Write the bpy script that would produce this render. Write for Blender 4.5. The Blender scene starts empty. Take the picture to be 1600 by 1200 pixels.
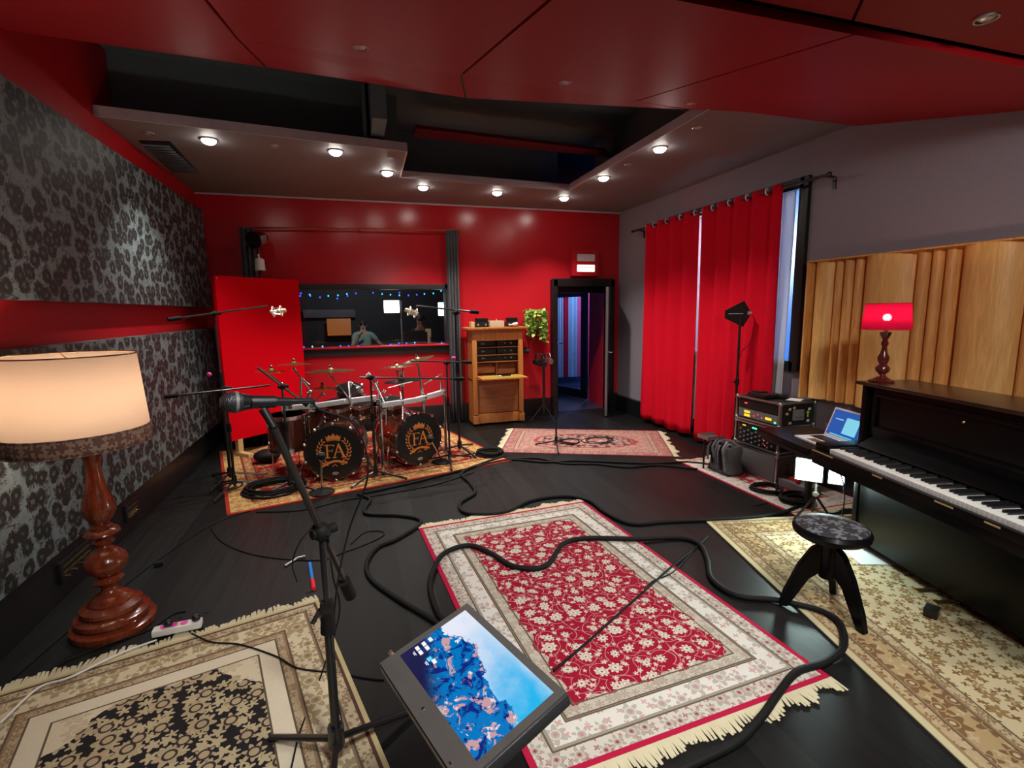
import bpy, bmesh, math, random
from mathutils import Vector, Matrix, noise
random.seed(7)
PI = math.pi
SC = bpy.context.scene
C = SC.collection

# ------------------------------------------------------------------ camera
CAM = Vector((0, 0, 1.65)); FPX = 786.77
CR = Vector((0.95483, -0.29683, -0.01402)); CU = Vector((0.05602, 0.13344, 0.98947)); CF = Vector((0.29184, 0.94556, -0.14404))
cd = bpy.data.cameras.new('camera'); cam = bpy.data.objects.new('camera', cd); C.objects.link(cam)
cd.sensor_width = 36; cd.sensor_fit = 'HORIZONTAL'; cd.lens = FPX / 1600 * 36; cd.clip_start = 0.02; cd.clip_end = 100
cam.matrix_world = Matrix(((CR.x, CU.x, -CF.x, CAM.x), (CR.y, CU.y, -CF.y, CAM.y), (CR.z, CU.z, -CF.z, CAM.z), (0, 0, 0, 1)))
SC.camera = cam
vs = SC.view_settings; vs.view_transform = 'Standard'; vs.look = 'None'; vs.gamma = 1; vs.use_curve_mapping = False
vs.exposure = -0.1

# ------------------------------------------------------------------ world
w = bpy.data.worlds.new('world'); SC.world = w; w.use_nodes = True
w.node_tree.nodes['Background'].inputs[0].default_value = (0.10, 0.11, 0.13, 1)
w.node_tree.nodes['Background'].inputs[1].default_value = 0.6

# measured room (metres): camera stands at the origin, depth is +Y
XL, XR, D, ZC = -1.80, 4.105, 7.39, 3.16
def ray(x, y): return CR * ((x - 800) / FPX) - CU * ((y - 600) / FPX) + CF
def FL(x, y, z=0.0):
    d = ray(x, y); return CAM + d * ((z - 1.65) / d.z)
def PX(x, y, X):
    d = ray(x, y); return CAM + d * (X / d.x)
def PY(x, y, Y):
    d = ray(x, y); return CAM + d * (Y / d.y)

# ------------------------------------------------------------------ added fill spots without fixtures, behind and above the camera
def lamp(name, kind, loc, power, color, size=0.1, rot=(0, 0, 0), parent=None, spot=None, blend=.5):
    l = bpy.data.lights.new(name, kind); l.energy = power; l.color = color
    if kind == 'AREA': l.shape = 'DISK'; l.size = size
    elif kind in ('POINT', 'SPOT'): l.shadow_soft_size = size
    if kind == 'SPOT': l.spot_size = spot or 1.6; l.spot_blend = blend
    o = bpy.data.objects.new(name, l); C.objects.link(o); o.location = loc; o.rotation_euler = rot
    if parent:
        o.parent = parent; o.location = Vector(loc) - parent.location
    return o
for (x, y, pw, tx, ty) in ((0.3, 0.6, 150, .0, 2.0), (1.7, 0.6, 200, 1.4, 2.4), (0.9, -0.6, 185, 1.0, 2.2), (2.7, 0.3, 80, 2.4, 2.2)):
    o_ = lamp('rear_fill_spot', 'SPOT', (x, y, 2.60), pw, (1, .97, .93), .14, spot=math.radians(95), blend=1.0)
    o_.rotation_euler = (Vector((tx, ty, 0)) - o_.location).to_track_quat('-Z', 'Y').to_euler()

o_ = lamp('rear_fill_spot', 'SPOT', (1.6, .2, 2.60), 150, (1, .95, .90), .14, spot=math.radians(75), blend=1.0)  # added spot that brightens the right wall
o_.rotation_euler = (Vector((4.1, 2.7, 1.7)) - o_.location).to_track_quat('-Z', 'Y').to_euler()

# ------------------------------------------------------------------ shader helpers
class S:
    def __init__(s, nt, k): s.nt = nt; s.k = k
    def _m(s, op, b=None, c=None, clamp=False):
        n = s.nt.nodes.new('ShaderNodeMath'); n.operation = op; n.use_clamp = clamp
        for i, v in enumerate((s, b, c)):
            if v is None: continue
            if isinstance(v, S): s.nt.links.new(v.k, n.inputs[i])
            else: n.inputs[i].default_value = v
        return S(s.nt, n.outputs[0])
    def __add__(s, o): return s._m('ADD', o)
    def __sub__(s, o): return s._m('SUBTRACT', o)
    def __mul__(s, o): return s._m('MULTIPLY', o)
    def __truediv__(s, o): return s._m('DIVIDE', o)
    def lt(s, v): return s._m('LESS_THAN', v)
    def gt(s, v): return s._m('GREATER_THAN', v)
    def mn(s, v): return s._m('MINIMUM', v)
    def mx(s, v): return s._m('MAXIMUM', v)
    def ab(s): return s._m('ABSOLUTE')
    def sin(s): return s._m('SINE')
    def cos(s): return s._m('COSINE')
    def fr(s): return s._m('FRACT')
    def sq(s): return s._m('SQRT')
    def neg(s): return s._m('MULTIPLY', -1.0)
    def at2(s, o): return s._m('ARCTAN2', o)
    def step(s, a, b):
        n = s.nt.nodes.new('ShaderNodeMapRange'); n.interpolation_type = 'SMOOTHSTEP'
        s.nt.links.new(s.k, n.inputs[0]); n.inputs[1].default_value = a; n.inputs[2].default_value = b
        return S(s.nt, n.outputs[0])
class Mat:
    def __init__(m, name):
        m.m = bpy.data.materials.new(name); m.m.use_nodes = True; m.nt = m.m.node_tree
        m.b = m.nt.nodes['Principled BSDF']
    def obj(m):
        n = m.nt.nodes.new('ShaderNodeTexCoord'); sp = m.nt.nodes.new('ShaderNodeSeparateXYZ')
        m.nt.links.new(n.outputs['Object'], sp.inputs[0]); m.v = n.outputs['Object']
        return [S(m.nt, sp.outputs[i]) for i in range(3)]
    def comb(m, x, y, z=0.0):
        n = m.nt.nodes.new('ShaderNodeCombineXYZ')
        for i, v in enumerate((x, y, z)):
            if isinstance(v, S): m.nt.links.new(v.k, n.inputs[i])
            else: n.inputs[i].default_value = v
        return n.outputs[0]
    def noise(m, vec, scale, detail=2, rough=.5, dist=0):
        n = m.nt.nodes.new('ShaderNodeTexNoise'); n.inputs['Scale'].default_value = scale
        n.inputs['Detail'].default_value = detail; n.inputs['Roughness'].default_value = rough; n.inputs['Distortion'].default_value = dist
        if vec is not None: m.nt.links.new(vec, n.inputs['Vector'])
        return S(m.nt, n.outputs[0])
    def vor(m, vec, scale, rnd=1.0, feature='F1'):
        n = m.nt.nodes.new('ShaderNodeTexVoronoi'); n.voronoi_dimensions = '2D'; n.feature = feature
        n.inputs['Scale'].default_value = scale; n.inputs['Randomness'].default_value = rnd
        m.nt.links.new(vec, n.inputs['Vector'])
        return n
    def mix(m, f, a, b):
        n = m.nt.nodes.new('ShaderNodeMix'); n.data_type = 'RGBA'
        for i, v in ((0, f), (6, a), (7, b)):
            if isinstance(v, S): m.nt.links.new(v.k, n.inputs[i])
            elif hasattr(v, 'is_output') or hasattr(v, 'links'): m.nt.links.new(v, n.inputs[i])
            elif i == 0: n.inputs[0].default_value = v
            else: n.inputs[i].default_value = (*v, 1)
        return n.outputs[2]
    def bump(m, h, strength=.3, dist=.01):
        n = m.nt.nodes.new('ShaderNodeBump'); n.inputs['Strength'].default_value = strength; n.inputs['Distance'].default_value = dist
        m.nt.links.new(h.k, n.inputs['Height']); m.nt.links.new(n.outputs[0], m.b.inputs['Normal'])
    def col(m, c):
        if isinstance(c, tuple): m.b.inputs['Base Color'].default_value = (*c, 1)
        else: m.nt.links.new(c, m.b.inputs['Base Color'])
    def flower(m, x, y, scale, size, petals=6, amp=.18, rnd=.85, off=0.0):
        """(flower mask, centre mask, ring mask, cell random) of scattered blossoms"""
        vec = m.comb(x + off, y + off * .7)
        n = m.vor(vec, scale, rnd)
        d = S(m.nt, n.outputs['Distance'])
        sub = m.nt.nodes.new('ShaderNodeVectorMath'); sub.operation = 'SUBTRACT'
        m.nt.links.new(vec, sub.inputs[0]); m.nt.links.new(n.outputs['Position'], sub.inputs[1])
        sp = m.nt.nodes.new('ShaderNodeSeparateXYZ'); m.nt.links.new(sub.outputs[0], sp.inputs[0])
        a = S(m.nt, sp.outputs[1]).at2(S(m.nt, sp.outputs[0]))
        rs = m.nt.nodes.new('ShaderNodeSeparateColor'); m.nt.links.new(n.outputs['Color'], rs.inputs[0])
        r1 = S(m.nt, rs.outputs[0]); r2 = S(m.nt, rs.outputs[1])
        wob = (a * petals + r1 * 6.28).cos() * (amp * size)
        rad = (r2 * (.5 * size) + .62 * size) + wob
        f = d.lt(rad); c = d.lt(.22 * size); ring = (d - size * .5).ab().lt(.05 * size)
        return f, c, ring, r1, d
def simple(name, c, rough=.5, metal=0.0, spec=.5, emit=None, es=1.0, coat=0.0, var=.06, vscale=14, trans=0, alpha=None):
    m = Mat(name); b = m.b
    b.inputs['Roughness'].default_value = rough; b.inputs['Metallic'].default_value = metal
    b.inputs['Specular IOR Level'].default_value = spec; b.inputs['Coat Weight'].default_value = coat
    b.inputs['Coat Roughness'].default_value = .12
    if var:
        m.obj(); n = m.noise(m.v, vscale, 3)
        m.col(m.mix(n, tuple(v * (1 - var * 2) for v in c), tuple(min(1, v * (1 + var * 2)) for v in c)))
    else: m.col(c)
    if emit: b.inputs['Emission Color'].default_value = (*emit, 1); b.inputs['Emission Strength'].default_value = es
    if trans: b.inputs['Transmission Weight'].default_value = trans
    return m.m

def cloth_thin(name, col, tr_w=.55, clear=0.0):
    m = Mat(name); nt = m.nt; out = nt.nodes['Material Output']
    df = nt.nodes.new('ShaderNodeBsdfDiffuse'); tr = nt.nodes.new('ShaderNodeBsdfTranslucent'); mx = nt.nodes.new('ShaderNodeMixShader')
    df.inputs[0].default_value = (*col, 1); tr.inputs[0].default_value = (*col, 1); mx.inputs[0].default_value = tr_w
    nt.links.new(df.outputs[0], mx.inputs[1]); nt.links.new(tr.outputs[0], mx.inputs[2]); last = mx
    if clear:
        tp = nt.nodes.new('ShaderNodeBsdfTransparent'); tp.inputs[0].default_value = (1, .70, .72, 1); m2 = nt.nodes.new('ShaderNodeMixShader'); m2.inputs[0].default_value = clear
        nt.links.new(mx.outputs[0], m2.inputs[1]); nt.links.new(tp.outputs[0], m2.inputs[2]); last = m2
    nt.links.new(last.outputs[0], out.inputs[0]); return m.m
# ------------------------------------------------------------------ mesh helpers
class MB:
    def __init__(s): s.bm = bmesh.new()
    def _app(s, vs_, M):
        if M is not None:
            for v in vs_: v.co = M @ v.co
    def box(s, c, d, M=None, bev=0.0, rz=0.0):
        c = Vector(c)
        t = bmesh.new(); bmesh.ops.create_cube(t, size=1)
        for v in t.verts: v.co = Vector((v.co.x * d[0], v.co.y * d[1], v.co.z * d[2]))
        if bev: bmesh.ops.bevel(t, geom=t.edges[:], offset=min(bev, min(d) * .45), segments=2, profile=.7, affect='EDGES')
        T = Matrix.Translation(c) @ Matrix.Rotation(rz, 4, 'Z')
        if M is not None: T = M @ T
        s.merge(t, T); return s
    def merge(s, t, T=None):
        mp = {}
        for v in t.verts: mp[v] = s.bm.verts.new((T @ v.co) if T is not None else v.co)
        for f in t.faces:
            try: s.bm.faces.new([mp[v] for v in f.verts])
            except ValueError: pass
        t.free()
    def lathe(s, prof, seg=24, M=None, cap=True, arc=None):
        rings = []
        for (r, z) in prof:
            if r < 1e-5: rings.append([s.bm.verts.new((0, 0, z))])
            else: rings.append([s.bm.verts.new((r * math.cos(2 * PI * i / seg), r * math.sin(2 * PI * i / seg), z)) for i in range(seg)])
        for a, b in zip(rings, rings[1:]):
            for i in range(seg):
                j = (i + 1) % seg
                q = [a[i % len(a)], a[j % len(a)], b[j % len(b)], b[i % len(b)]]
                u = []
                for v in q:
                    if v not in u: u.append(v)
                if len(u) > 2:
                    try: s.bm.faces.new(u)
                    except ValueError: pass
        if cap:
            for r in (rings[0], rings[-1]):
                if len(r) > 2:
                    try: s.bm.faces.new(r)
                    except ValueError: pass
        s._app([v for r in rings for v in r], M); return s
    def cyl(s, p0, p1, r0, r1=None, seg=12, cap=True):
        p0, p1 = Vector(p0), Vector(p1); r1 = r0 if r1 is None else r1
        d = p1 - p0; q = d.to_track_quat('Z', 'Y').to_matrix().to_4x4()
        return s.lathe([(r0, 0), (r1, d.length)], seg, Matrix.Translation(p0) @ q, cap)
    def tube(s, pts, r, seg=8, closed=False):
        pts = [Vector(p) for p in pts]; n = len(pts); rings = []; up = None
        for i, p in enumerate(pts):
            if closed: t = pts[(i + 1) % n] - pts[i - 1]
            else: t = pts[min(i + 1, n - 1)] - pts[max(i - 1, 0)]
            if t.length < 1e-9: t = Vector((0, 0, 1))
            t.normalize()
            if up is None:
                up = Vector((0, 0, 1)) if abs(t.z) < .9 else Vector((1, 0, 0))
            a = t.cross(up)
            if a.length < 1e-4: a = t.cross(Vector((0.3, 1, 0.2)))
            a.normalize(); b = a.cross(t); up = b
            rr = r[i] if isinstance(r, (list, tuple)) else r
            rings.append([s.bm.verts.new(p + a * rr * math.cos(2 * PI * k / seg) + b * rr * math.sin(2 * PI * k / seg)) for k in range(seg)])
        for i in range(n if closed else n - 1):
            A, B = rings[i], rings[(i + 1) % n]
            for k in range(seg):
                try: s.bm.faces.new((A[k], A[(k + 1) % seg], B[(k + 1) % seg], B[k]))
                except ValueError: pass
        if not closed:
            s.bm.faces.new(rings[0][::-1]); s.bm.faces.new(rings[-1])
        return s
    def prism(s, poly, t, M=None, z0=0.0):
        a = [s.bm.verts.new((x, y, z0)) for x, y in poly]; b = [s.bm.verts.new((x, y, z0 + t)) for x, y in poly]
        s.bm.faces.new(a[::-1]); s.bm.faces.new(b); n = len(poly)
        for i in range(n): s.bm.faces.new((a[i], a[(i + 1) % n], b[(i + 1) % n], b[i]))
        s._app(a + b, M); return s
    def slab(s, quad, off):
        """solid between a polygon and the same polygon moved by off"""
        a = [s.bm.verts.new(Vector(p)) for p in quad]; b = [s.bm.verts.new(Vector(p) + Vector(off)) for p in quad]
        s.bm.faces.new(a); s.bm.faces.new(b[::-1]); n = len(quad)
        for i in range(n): s.bm.faces.new((a[(i + 1) % n], a[i], b[i], b[(i + 1) % n]))
        return s
    def ball(s, c, r, seg=16, sc=(1, 1, 1), M=None):
        t = bmesh.new(); bmesh.ops.create_uvsphere(t, u_segments=seg, v_segments=max(6, seg // 2), radius=r)
        T = Matrix.Translation(Vector(c)) @ Matrix.Diagonal((*sc, 1))
        s.merge(t, (M @ T) if M is not None else T); return s
    def torus(s, R, r, M=None, seg=40, rs=8):
        pts = [(R * math.cos(2 * PI * i / seg), R * math.sin(2 * PI * i / seg), 0) for i in range(seg)]
        if M is not None: pts = [M @ Vector(p) for p in pts]
        return s.tube(pts, r, rs, closed=True)
    def grid(s, fn, nu, nv, th=None):
        V = [[s.bm.verts.new(fn(i / nu, j / nv)) for j in range(nv + 1)] for i in range(nu + 1)]
        for i in range(nu):
            for j in range(nv): s.bm.faces.new((V[i][j], V[i + 1][j], V[i + 1][j + 1], V[i][j + 1]))
        return s
def wm(o):
    M = Matrix.Identity(4)
    while o is not None:
        M = Matrix.LocRotScale(o.location, o.rotation_euler, o.scale) @ M; o = o.parent
    return M
def link(name, mb, mat, parent=None, world=True, smooth=True, ang=35):
    bmesh.ops.recalc_face_normals(mb.bm, faces=mb.bm.faces[:])
    me = bpy.data.meshes.new(name); mb.bm.to_mesh(me); mb.bm.free()
    if parent is not None and world: me.transform(wm(parent).inverted())
    if smooth:
        me.shade_smooth(); me.set_sharp_from_angle(angle=math.radians(ang))
    me.materials.append(mat)
    o = bpy.data.objects.new(name, me); C.objects.link(o)
    if parent is not None: o.parent = parent
    return o
def part(name, mb, mat, parent, label=None, world=True, **k):
    o = link(name, mb, mat, parent, world, **k)
    if label: o['label'] = label
    return o
def single(name, mb, mat, label, cat, group=None, base=None, **k):
    """a thing that is one mesh; its origin is moved to its base"""
    o = link(name, mb, mat, None, **k)
    if base is None:
        vs_ = [v.co for v in o.data.vertices]
        base = Vector((sum(v.x for v in vs_) / len(vs_), sum(v.y for v in vs_) / len(vs_), min(v.z for v in vs_)))
    o.data.transform(Matrix.Translation(-Vector(base))); o.location = base
    o['label'] = label; o['category'] = cat
    if group: o['group'] = group
    return o
def struct(name, mb, mat, parent=None, **k):
    o = link(name, mb, mat, parent, **k)
    if parent is None: o['kind'] = 'structure'
    return o
def thing(name, label, cat, loc=(0, 0, 0), rz=0.0, group=None, rot=None):
    o = bpy.data.objects.new(name, None); C.objects.link(o); o.location = loc; o.empty_display_size = .1
    o.rotation_euler = rot if rot else (0, 0, rz)
    o['label'] = label; o['category'] = cat
    if group: o['group'] = group
    return o
def dup(root, loc, rz, label, group=None, scale=None):
    def cp(o, par):
        c = o.copy(); C.objects.link(c); c.parent = par
        for ch in [x for x in bpy.data.objects if x.parent == o]: cp(ch, c)
        return c
    r = cp(root, None); r.location = loc; r.rotation_euler = (0, 0, rz); r['label'] = label
    if scale: r.scale = scale
    if group: r['group'] = group
    return r
def smoothpts(pts, n=8):
    pts = [Vector(p) for p in pts]; out = []
    P = [pts[0] * 2 - pts[1]] + pts + [pts[-1] * 2 - pts[-2]]
    for i in range(1, len(P) - 2):
        a, b, c, d = P[i - 1:i + 3]
        for k in range(n):
            t = k / n
            out.append(.5 * ((2 * b) + (c - a) * t + (2 * a - 5 * b + 4 * c - d) * t * t + (3 * b - a - 3 * c + d) * t ** 3))
    out.append(pts[-1]); return out
RX = lambda a: Matrix.Rotation(a, 4, 'X')
RY = lambda a: Matrix.Rotation(a, 4, 'Y')
RZ = lambda a: Matrix.Rotation(a, 4, 'Z')
T = lambda *a: Matrix.Translation(Vector(a))

# ------------------------------------------------------------------ materials
M = {}
M['red_wall'] = simple('red_wall_paint', (.56, .014, .024), .24, var=.05, vscale=1.5, spec=.5)
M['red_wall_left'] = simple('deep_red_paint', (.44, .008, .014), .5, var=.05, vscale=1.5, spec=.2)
M['red_ceiling'] = simple('red_ceiling_paint', (.34, .007, .011), .55, var=.06, vscale=1.2, spec=.22)
M['grey_wall'] = simple('lavender_grey_paint', (.27, .235, .275), .8, var=.05, vscale=60)
M['soffit'] = simple('warm_grey_paint', (.22, .205, .215), .6, var=.05, vscale=2)
M['fascia'] = simple('pale_grey_paint', (.62, .54, .60), .6)
M['recess'] = simple('slate_paint', (.15, .20, .23), .8)
M['black'] = simple('black_plastic', (.008, .008, .009), .4)
M['blackmetal'] = simple('black_metal', (.012, .012, .013), .28, spec=.6)
M['rubber'] = simple('black_rubber', (.007, .007, .007), .65, var=.1, spec=.2)
M['blackpaint'] = simple('black_trim_paint', (.009, .009, .010), .35)
M['pianoblack'] = simple('piano_lacquer', (.003, .003, .0035), .34, spec=.18, coat=.03)
M['chrome'] = simple('chrome', (.75, .75, .76), .16, metal=1, var=.03)
M['steel'] = simple('brushed_steel', (.5, .5, .5), .35, metal=1)
M['alu'] = simple('satin_aluminium', (.86, .86, .86), .42, metal=.15)
M['brass'] = simple('cymbal_bronze', (.72, .50, .22), .25, metal=1, vscale=40)
M['copper'] = simple('copper_rod', (.62, .25, .10), .3, metal=.9)
M['white'] = simple('white_plastic', (.75, .74, .70), .45)
M['ivory'] = simple('white_key', (.80, .80, .76), .25)
M['paper'] = simple('paper', (.72, .74, .72), .8)
M['redfabric'] = simple('red_curtain_cloth', (.68, .005, .022), .9, var=.08, vscale=60, spec=.1)
M['redpanel'] = simple('red_felt_panel', (.72, .002, .010), .95, var=.03, vscale=40, spec=.05)
M['greyfabric'] = simple('grey_curtain_cloth', (.085, .09, .10), .9)
M['sheer'] = cloth_thin('white_sheer_cloth', (.86, .86, .88), .6)
M['orange'] = simple('orange_print', (.95, .30, .05), .6, var=.04)
M['eyelet'] = simple('nickel_eyelet', (.85, .85, .88), .3, metal=.15)
M['silver'] = simple('silver_badge', (.7, .7, .72), .3, metal=.7)
M['greymetal'] = simple('grey_painted_metal', (.17, .165, .17), .5)
M['greybox'] = simple('grey_carpeted_board', (.10, .095, .098), .75)
M['pink'] = simple('pink_tape', (.85, .05, .40), .5, var=0)
M['yellowtag'] = simple('yellow_label', (.80, .55, .02), .5, var=0)
M['bluetape'] = simple('blue_plastic', (.02, .22, .70), .4, var=0)
M['redtape'] = simple('red_plastic', (.75, .015, .02), .4, var=0)
M['woodblock'] = simple('raw_pine', (.55, .36, .16), .6)
M['skin'] = simple('skin', (.42, .25, .18), .55)
M['shirt'] = simple('green_grey_cotton', (.20, .30, .25), .9)
M['darkshirt'] = simple('dark_cotton', (.02, .02, .025), .9)
M['jeans'] = simple('dark_denim', (.03, .04, .07), .9)
M['hair'] = simple('dark_hair', (.015, .012, .010), .7)
def emis(name, c, s): return simple(name, (0.02, 0.02, 0.02), .5, emit=c, es=s, var=0)
M['bulb'] = emis('lit_bulb', (1, .93, .84), 55)
M['worklight'] = emis('lit_flood_panel', (.75, 1, .97), 14)
M['led_blue'] = emis('blue_led', (.03, .05, 1), 4)
M['led_cyan'] = emis('cyan_led', (.03, .45, 1), 3)
M['led_red'] = emis('red_led', (1, .03, .02), 4)
M['led_green'] = emis('green_led', (.05, 1, .35), 3)
M['led_amber'] = emis('amber_display', (1, .60, .03), 1.4)
M['daylight'] = emis('daylight_sky', (.03, .24, 1), 1.1)
M['iconwhite'] = emis('icon_white', (1, 1, 1), 1.0)
M['iconcyan'] = emis('icon_cyan', (.1, .7, 1), 1.0)
M['laptopwin'] = emis('laptop_window', (.25, .75, .95), .9)
M['signlight'] = emis('lit_sign_panel', (1, .95, .85), 1.5)

def wood(name, c1, c2, rough=.4, along='z', scale=1.0, coat=0.0):
    m = Mat(name); x, y, z = m.obj()
    s = {'z': (14, 14, 1.2), 'x': (1.2, 14, 14), 'y': (14, 1.2, 14)}[along]
    v = m.comb(x * (s[0] * scale), y * (s[1] * scale), z * (s[2] * scale))
    n = m.noise(v, 1.6, 5, .6, 1.2); n2 = m.noise(v, 9, 2)
    m.col(m.mix((n * .8 + n2 * .3).step(.35, .8), c1, c2))
    m.b.inputs['Roughness'].default_value = rough; m.b.inputs['Coat Weight'].default_value = coat
    m.bump(n2, .08, .002); return m.m
M['panelwood'] = wood('honey_pine', (.58, .25, .06), (.84, .44, .13), .5)
M['panelwood_pale'] = wood('pale_pine', (.72, .38, .11), (.95, .58, .20), .5)
M['cabwood'] = wood('oak_cabinet', (.40, .13, .03), (.62, .24, .06), .4)
M['cabwood2'] = wood('oak_boards', (.24, .08, .025), (.44, .16, .045), .45, 'x')
M['lampwood'] = wood('turned_mahogany', (.10, .016, .006), (.25, .045, .014), .22, 'z', 1.5, .4)
M['redlampwood'] = wood('dark_cherry', (.07, .010, .008), (.16, .018, .012), .2, 'z', 2, .5)
M['shellwood'] = wood('amber_burst_shell', (.05, .010, .008), (.17, .045, .018), .15, 'z', .6, .8)
M['hoopwood'] = wood('dark_hoop', (.03, .010, .008), (.07, .02, .012), .15, 'z', .6, .8)
M['pianolid'] = wood('worn_lid', (.008, .006, .005), (.04, .022, .012), .3, 'x', .5, .2)
M['leaf'] = simple('ivy_leaf', (.38, .60, .12), .45, var=.4, vscale=20)

def floor_mat():
    m = Mat('black_floorboards'); x, y, z = m.obj()
    bx = x / .19
    row = bx._m('FLOOR'); seam = (bx.fr() - .5).ab().gt(.492)
    j = ((y / 1.6) + row * .37).fr(); seam2 = j.lt(.003)
    v = m.comb(x * 22, y * 1.4, row)
    n = m.noise(v, 1.5, 5, .65); rnd = (row * 12.9898).sin() * 43758.5
    tone = rnd.fr() * .5 + n * .7
    c = m.mix(tone.step(.2, 1.1), (.004, .0044, .0044), (.012, .013, .0125))
    m.col(m.mix(seam.mx(seam2), c, (.002, .002, .002)))
    r = n * .20 + .36; m.nt.links.new(r.k, m.b.inputs['Roughness'])
    m.b.inputs['Specular IOR Level'].default_value = .26
    m.bump(n - seam.mx(seam2) * .8, .2, .003); return m.m
M['floor'] = floor_mat()

def wallpaper():
    m = Mat('damask_fabric'); x, y, z = m.obj()
    f, c, ring, r1, d = m.flower(y, z, 9.0, .60, 5, .34, .8)
    n = m.noise(m.v, 26, 3); n5 = m.noise(m.v, 22, 3, .6, 1.2)
    base = m.mix(n, (.10, .135, .14), (.21, .27, .28))
    w = d + (n5 - .5) * .75
    bl = (w.step(.50, .38)) * ((w.step(.06, .14)) * .5 + .5)
    dots = n5.step(.55, .62)
    dark = bl.mx(dots * .85)
    m.col(m.mix(dark, base, (.020, .021, .022)))
    m.b.inputs['Roughness'].default_value = .55; m.bump(dark, .3, .004); return m.m
M['wallpaper'] = wallpaper()

def rug_mat(name, hx, hy, bands, field, corner=None, cut=0.0):
    """bands: [(inner edge distance, base, motif, second motif, scale, size)] from the rug's edge inwards; field: painter"""
    m = Mat(name); x, y, z = m.obj()
    d = ((x.ab() * -1.0) + hx).mn((y.ab() * -1.0) + hy)
    out = field(m, x, y)
    nz = m.noise(m.v, 60, 2)
    for bi, (de, base, m1, m2, sc, sz) in reversed(list(enumerate(bands))):
        col = base
        if m1:
            f, c, ring, r, dd = m.flower(x, y, sc, sz * .86, 6, .3, .6, sc)
            f2, c2, rg2, r2_, d2_ = m.flower(x, y, sc * 1.9, sz * .52, 4, .4, .9, sc + 5)
            col = m.mix(f2 * .75, base, m2)
            col = m.mix(f, col, m1); col = m.mix(ring, col, base); col = m.mix(c, col, m2)
        edge = de
        if cut and bi == len(bands) - 1:
            stepx = ((((x + y) * 34.0).sin() + ((x - y) * 34.0).sin()) * cut)
            mask = (d + stepx).lt(de)
        else: mask = d.lt(edge)
        out = m.mix(mask, out, col)
        if base is not bands[0][1]:
            out = m.mix((d - de).ab().lt(.004), out, (.12, .09, .06) if sum(base) > .8 else base)
    out = m.mix(nz * .10, out, (.05, .035, .03))
    m.col(out); m.b.inputs['Roughness'].default_value = .95; m.b.inputs['Specular IOR Level'].default_value = .1
    m.bump(m.noise(m.v, 350, 2), .5, .002); return m.m
CREAM = (.62, .58, .49); CRIM = (.31, .006, .028)
def field_red(m, x, y):
    wx = m.noise(m.v, 5, 1) * .10
    x = x + wx
    f, c, ring, r1, d = m.flower(x, y, 9.0, .27, 8, .18, .62)
    f2, c2, rg2, r2, d2 = m.flower(x, y, 18, .20, 5, .35, .95, 2.3)
    vine = (d - .50).ab().lt(.014); vine2 = (m.noise(m.comb(x, y), 9, 0) - .5).ab().lt(.006)
    leaf = (m.noise(m.comb(x, y), 40, 1, .4, .8)).gt(.70)
    o = m.mix(leaf, CRIM, (.52, .36, .32)); o = m.mix(vine.mx(vine2) * .75, o, (.62, .34, .33))
    o = m.mix(f2, o, (.60, .50, .43)); o = m.mix(f, o, (.64, .60, .50))
    o = m.mix((d - .17).ab().lt(.022), o, (.40, .32, .26)); o = m.mix(d.lt(.05), o, (.38, .08, .09))
    return o
def field_beige(m, x, y):
    base = (.70, .62, .44)
    r = ((x * x) / .34 + ((y - .02) * (y - .02)) / .80)
    r = r + m.noise(m.v, 9, 2) * .5
    f, c, ring, r1, d = m.flower(x, y, 9, .40, 7, .25, .8)
    f2, c2, rg2, r2, d2 = m.flower(x, y, 17, .40, 5, .35, .9, 1.7)
    o = m.mix(f * .4, base, (.42, .34, .20)); o = m.mix(ring, o, base)
    med = m.mix(f2, (.022, .020, .022), (.50, .42, .25)); med = m.mix(f, med, (.46, .36, .22)); med = m.mix((d - .2).ab().lt(.04), med, (.05, .04, .035)); 
    return m.mix(r.lt(1.15), o, med)
def field_tan(m, x, y):
    f, c, ring, r1, d = m.flower(x, y, 10, .30, 6, .35, .7)
    f2, c2, rg2, r2, d2 = m.flower(x, y, 19, .27, 4, .4, .9, 4.4)
    o = m.mix(f2, (.60, .50, .30), (.20, .11, .045)); o = m.mix(f, o, (.30, .19, .08)); o = m.mix(c, o, (.52, .42, .25)); return o
def field_pink(m, x, y):
    r = (x * x) / .36 + (y * y) / .10
    n = m.noise(m.v, 10, 2) * .35
    f, c, ring, r1, d = m.flower(x, y, 14, .5, 6, .3, .8)
    inner = m.mix(f, (.06, .035, .04), (.42, .24, .20)); core = m.mix(f, (.48, .36, .28), (.35, .10, .09))
    o = m.mix(f * .5, (.42, .25, .20), (.30, .10, .09))
    o = m.mix((r + n).lt(1.35), o, (.30, .06, .06)); o = m.mix((r + n).lt(1.15), o, inner); o = m.mix((r * 4.0 + n).lt(1.0), o, core)
    return o
def field_drum(m, x, y):
    f, c, ring, r1, d = m.flower(x, y, 5, .5, 8, .2, .5)
    o = m.mix(f, (.26, .012, .016), (.36, .17, .07)); o = m.mix(c, o, (.10, .02, .02)); return o
def field_strip(m, x, y):
    f, c, ring, r1, d = m.flower(x, y, 9, .45, 8, .2, .8)
    return m.mix(f, (.42, .03, .05), (.60, .50, .44))
# ------------------------------------------------------------------ the room shell
YB = -3.0
m = MB(); m.box(((XL + XR) / 2, (YB + D) / 2, -.05), (XR - XL + .3, D - YB + .3, .1)); struct('floor', m, M['floor'], smooth=False)
m = MB(); m.box((XL - .075, (YB + D) / 2, 2.0), (.15, D - YB, 4.0)); struct('wall_left', m, M['red_wall_left'], smooth=False)
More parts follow.
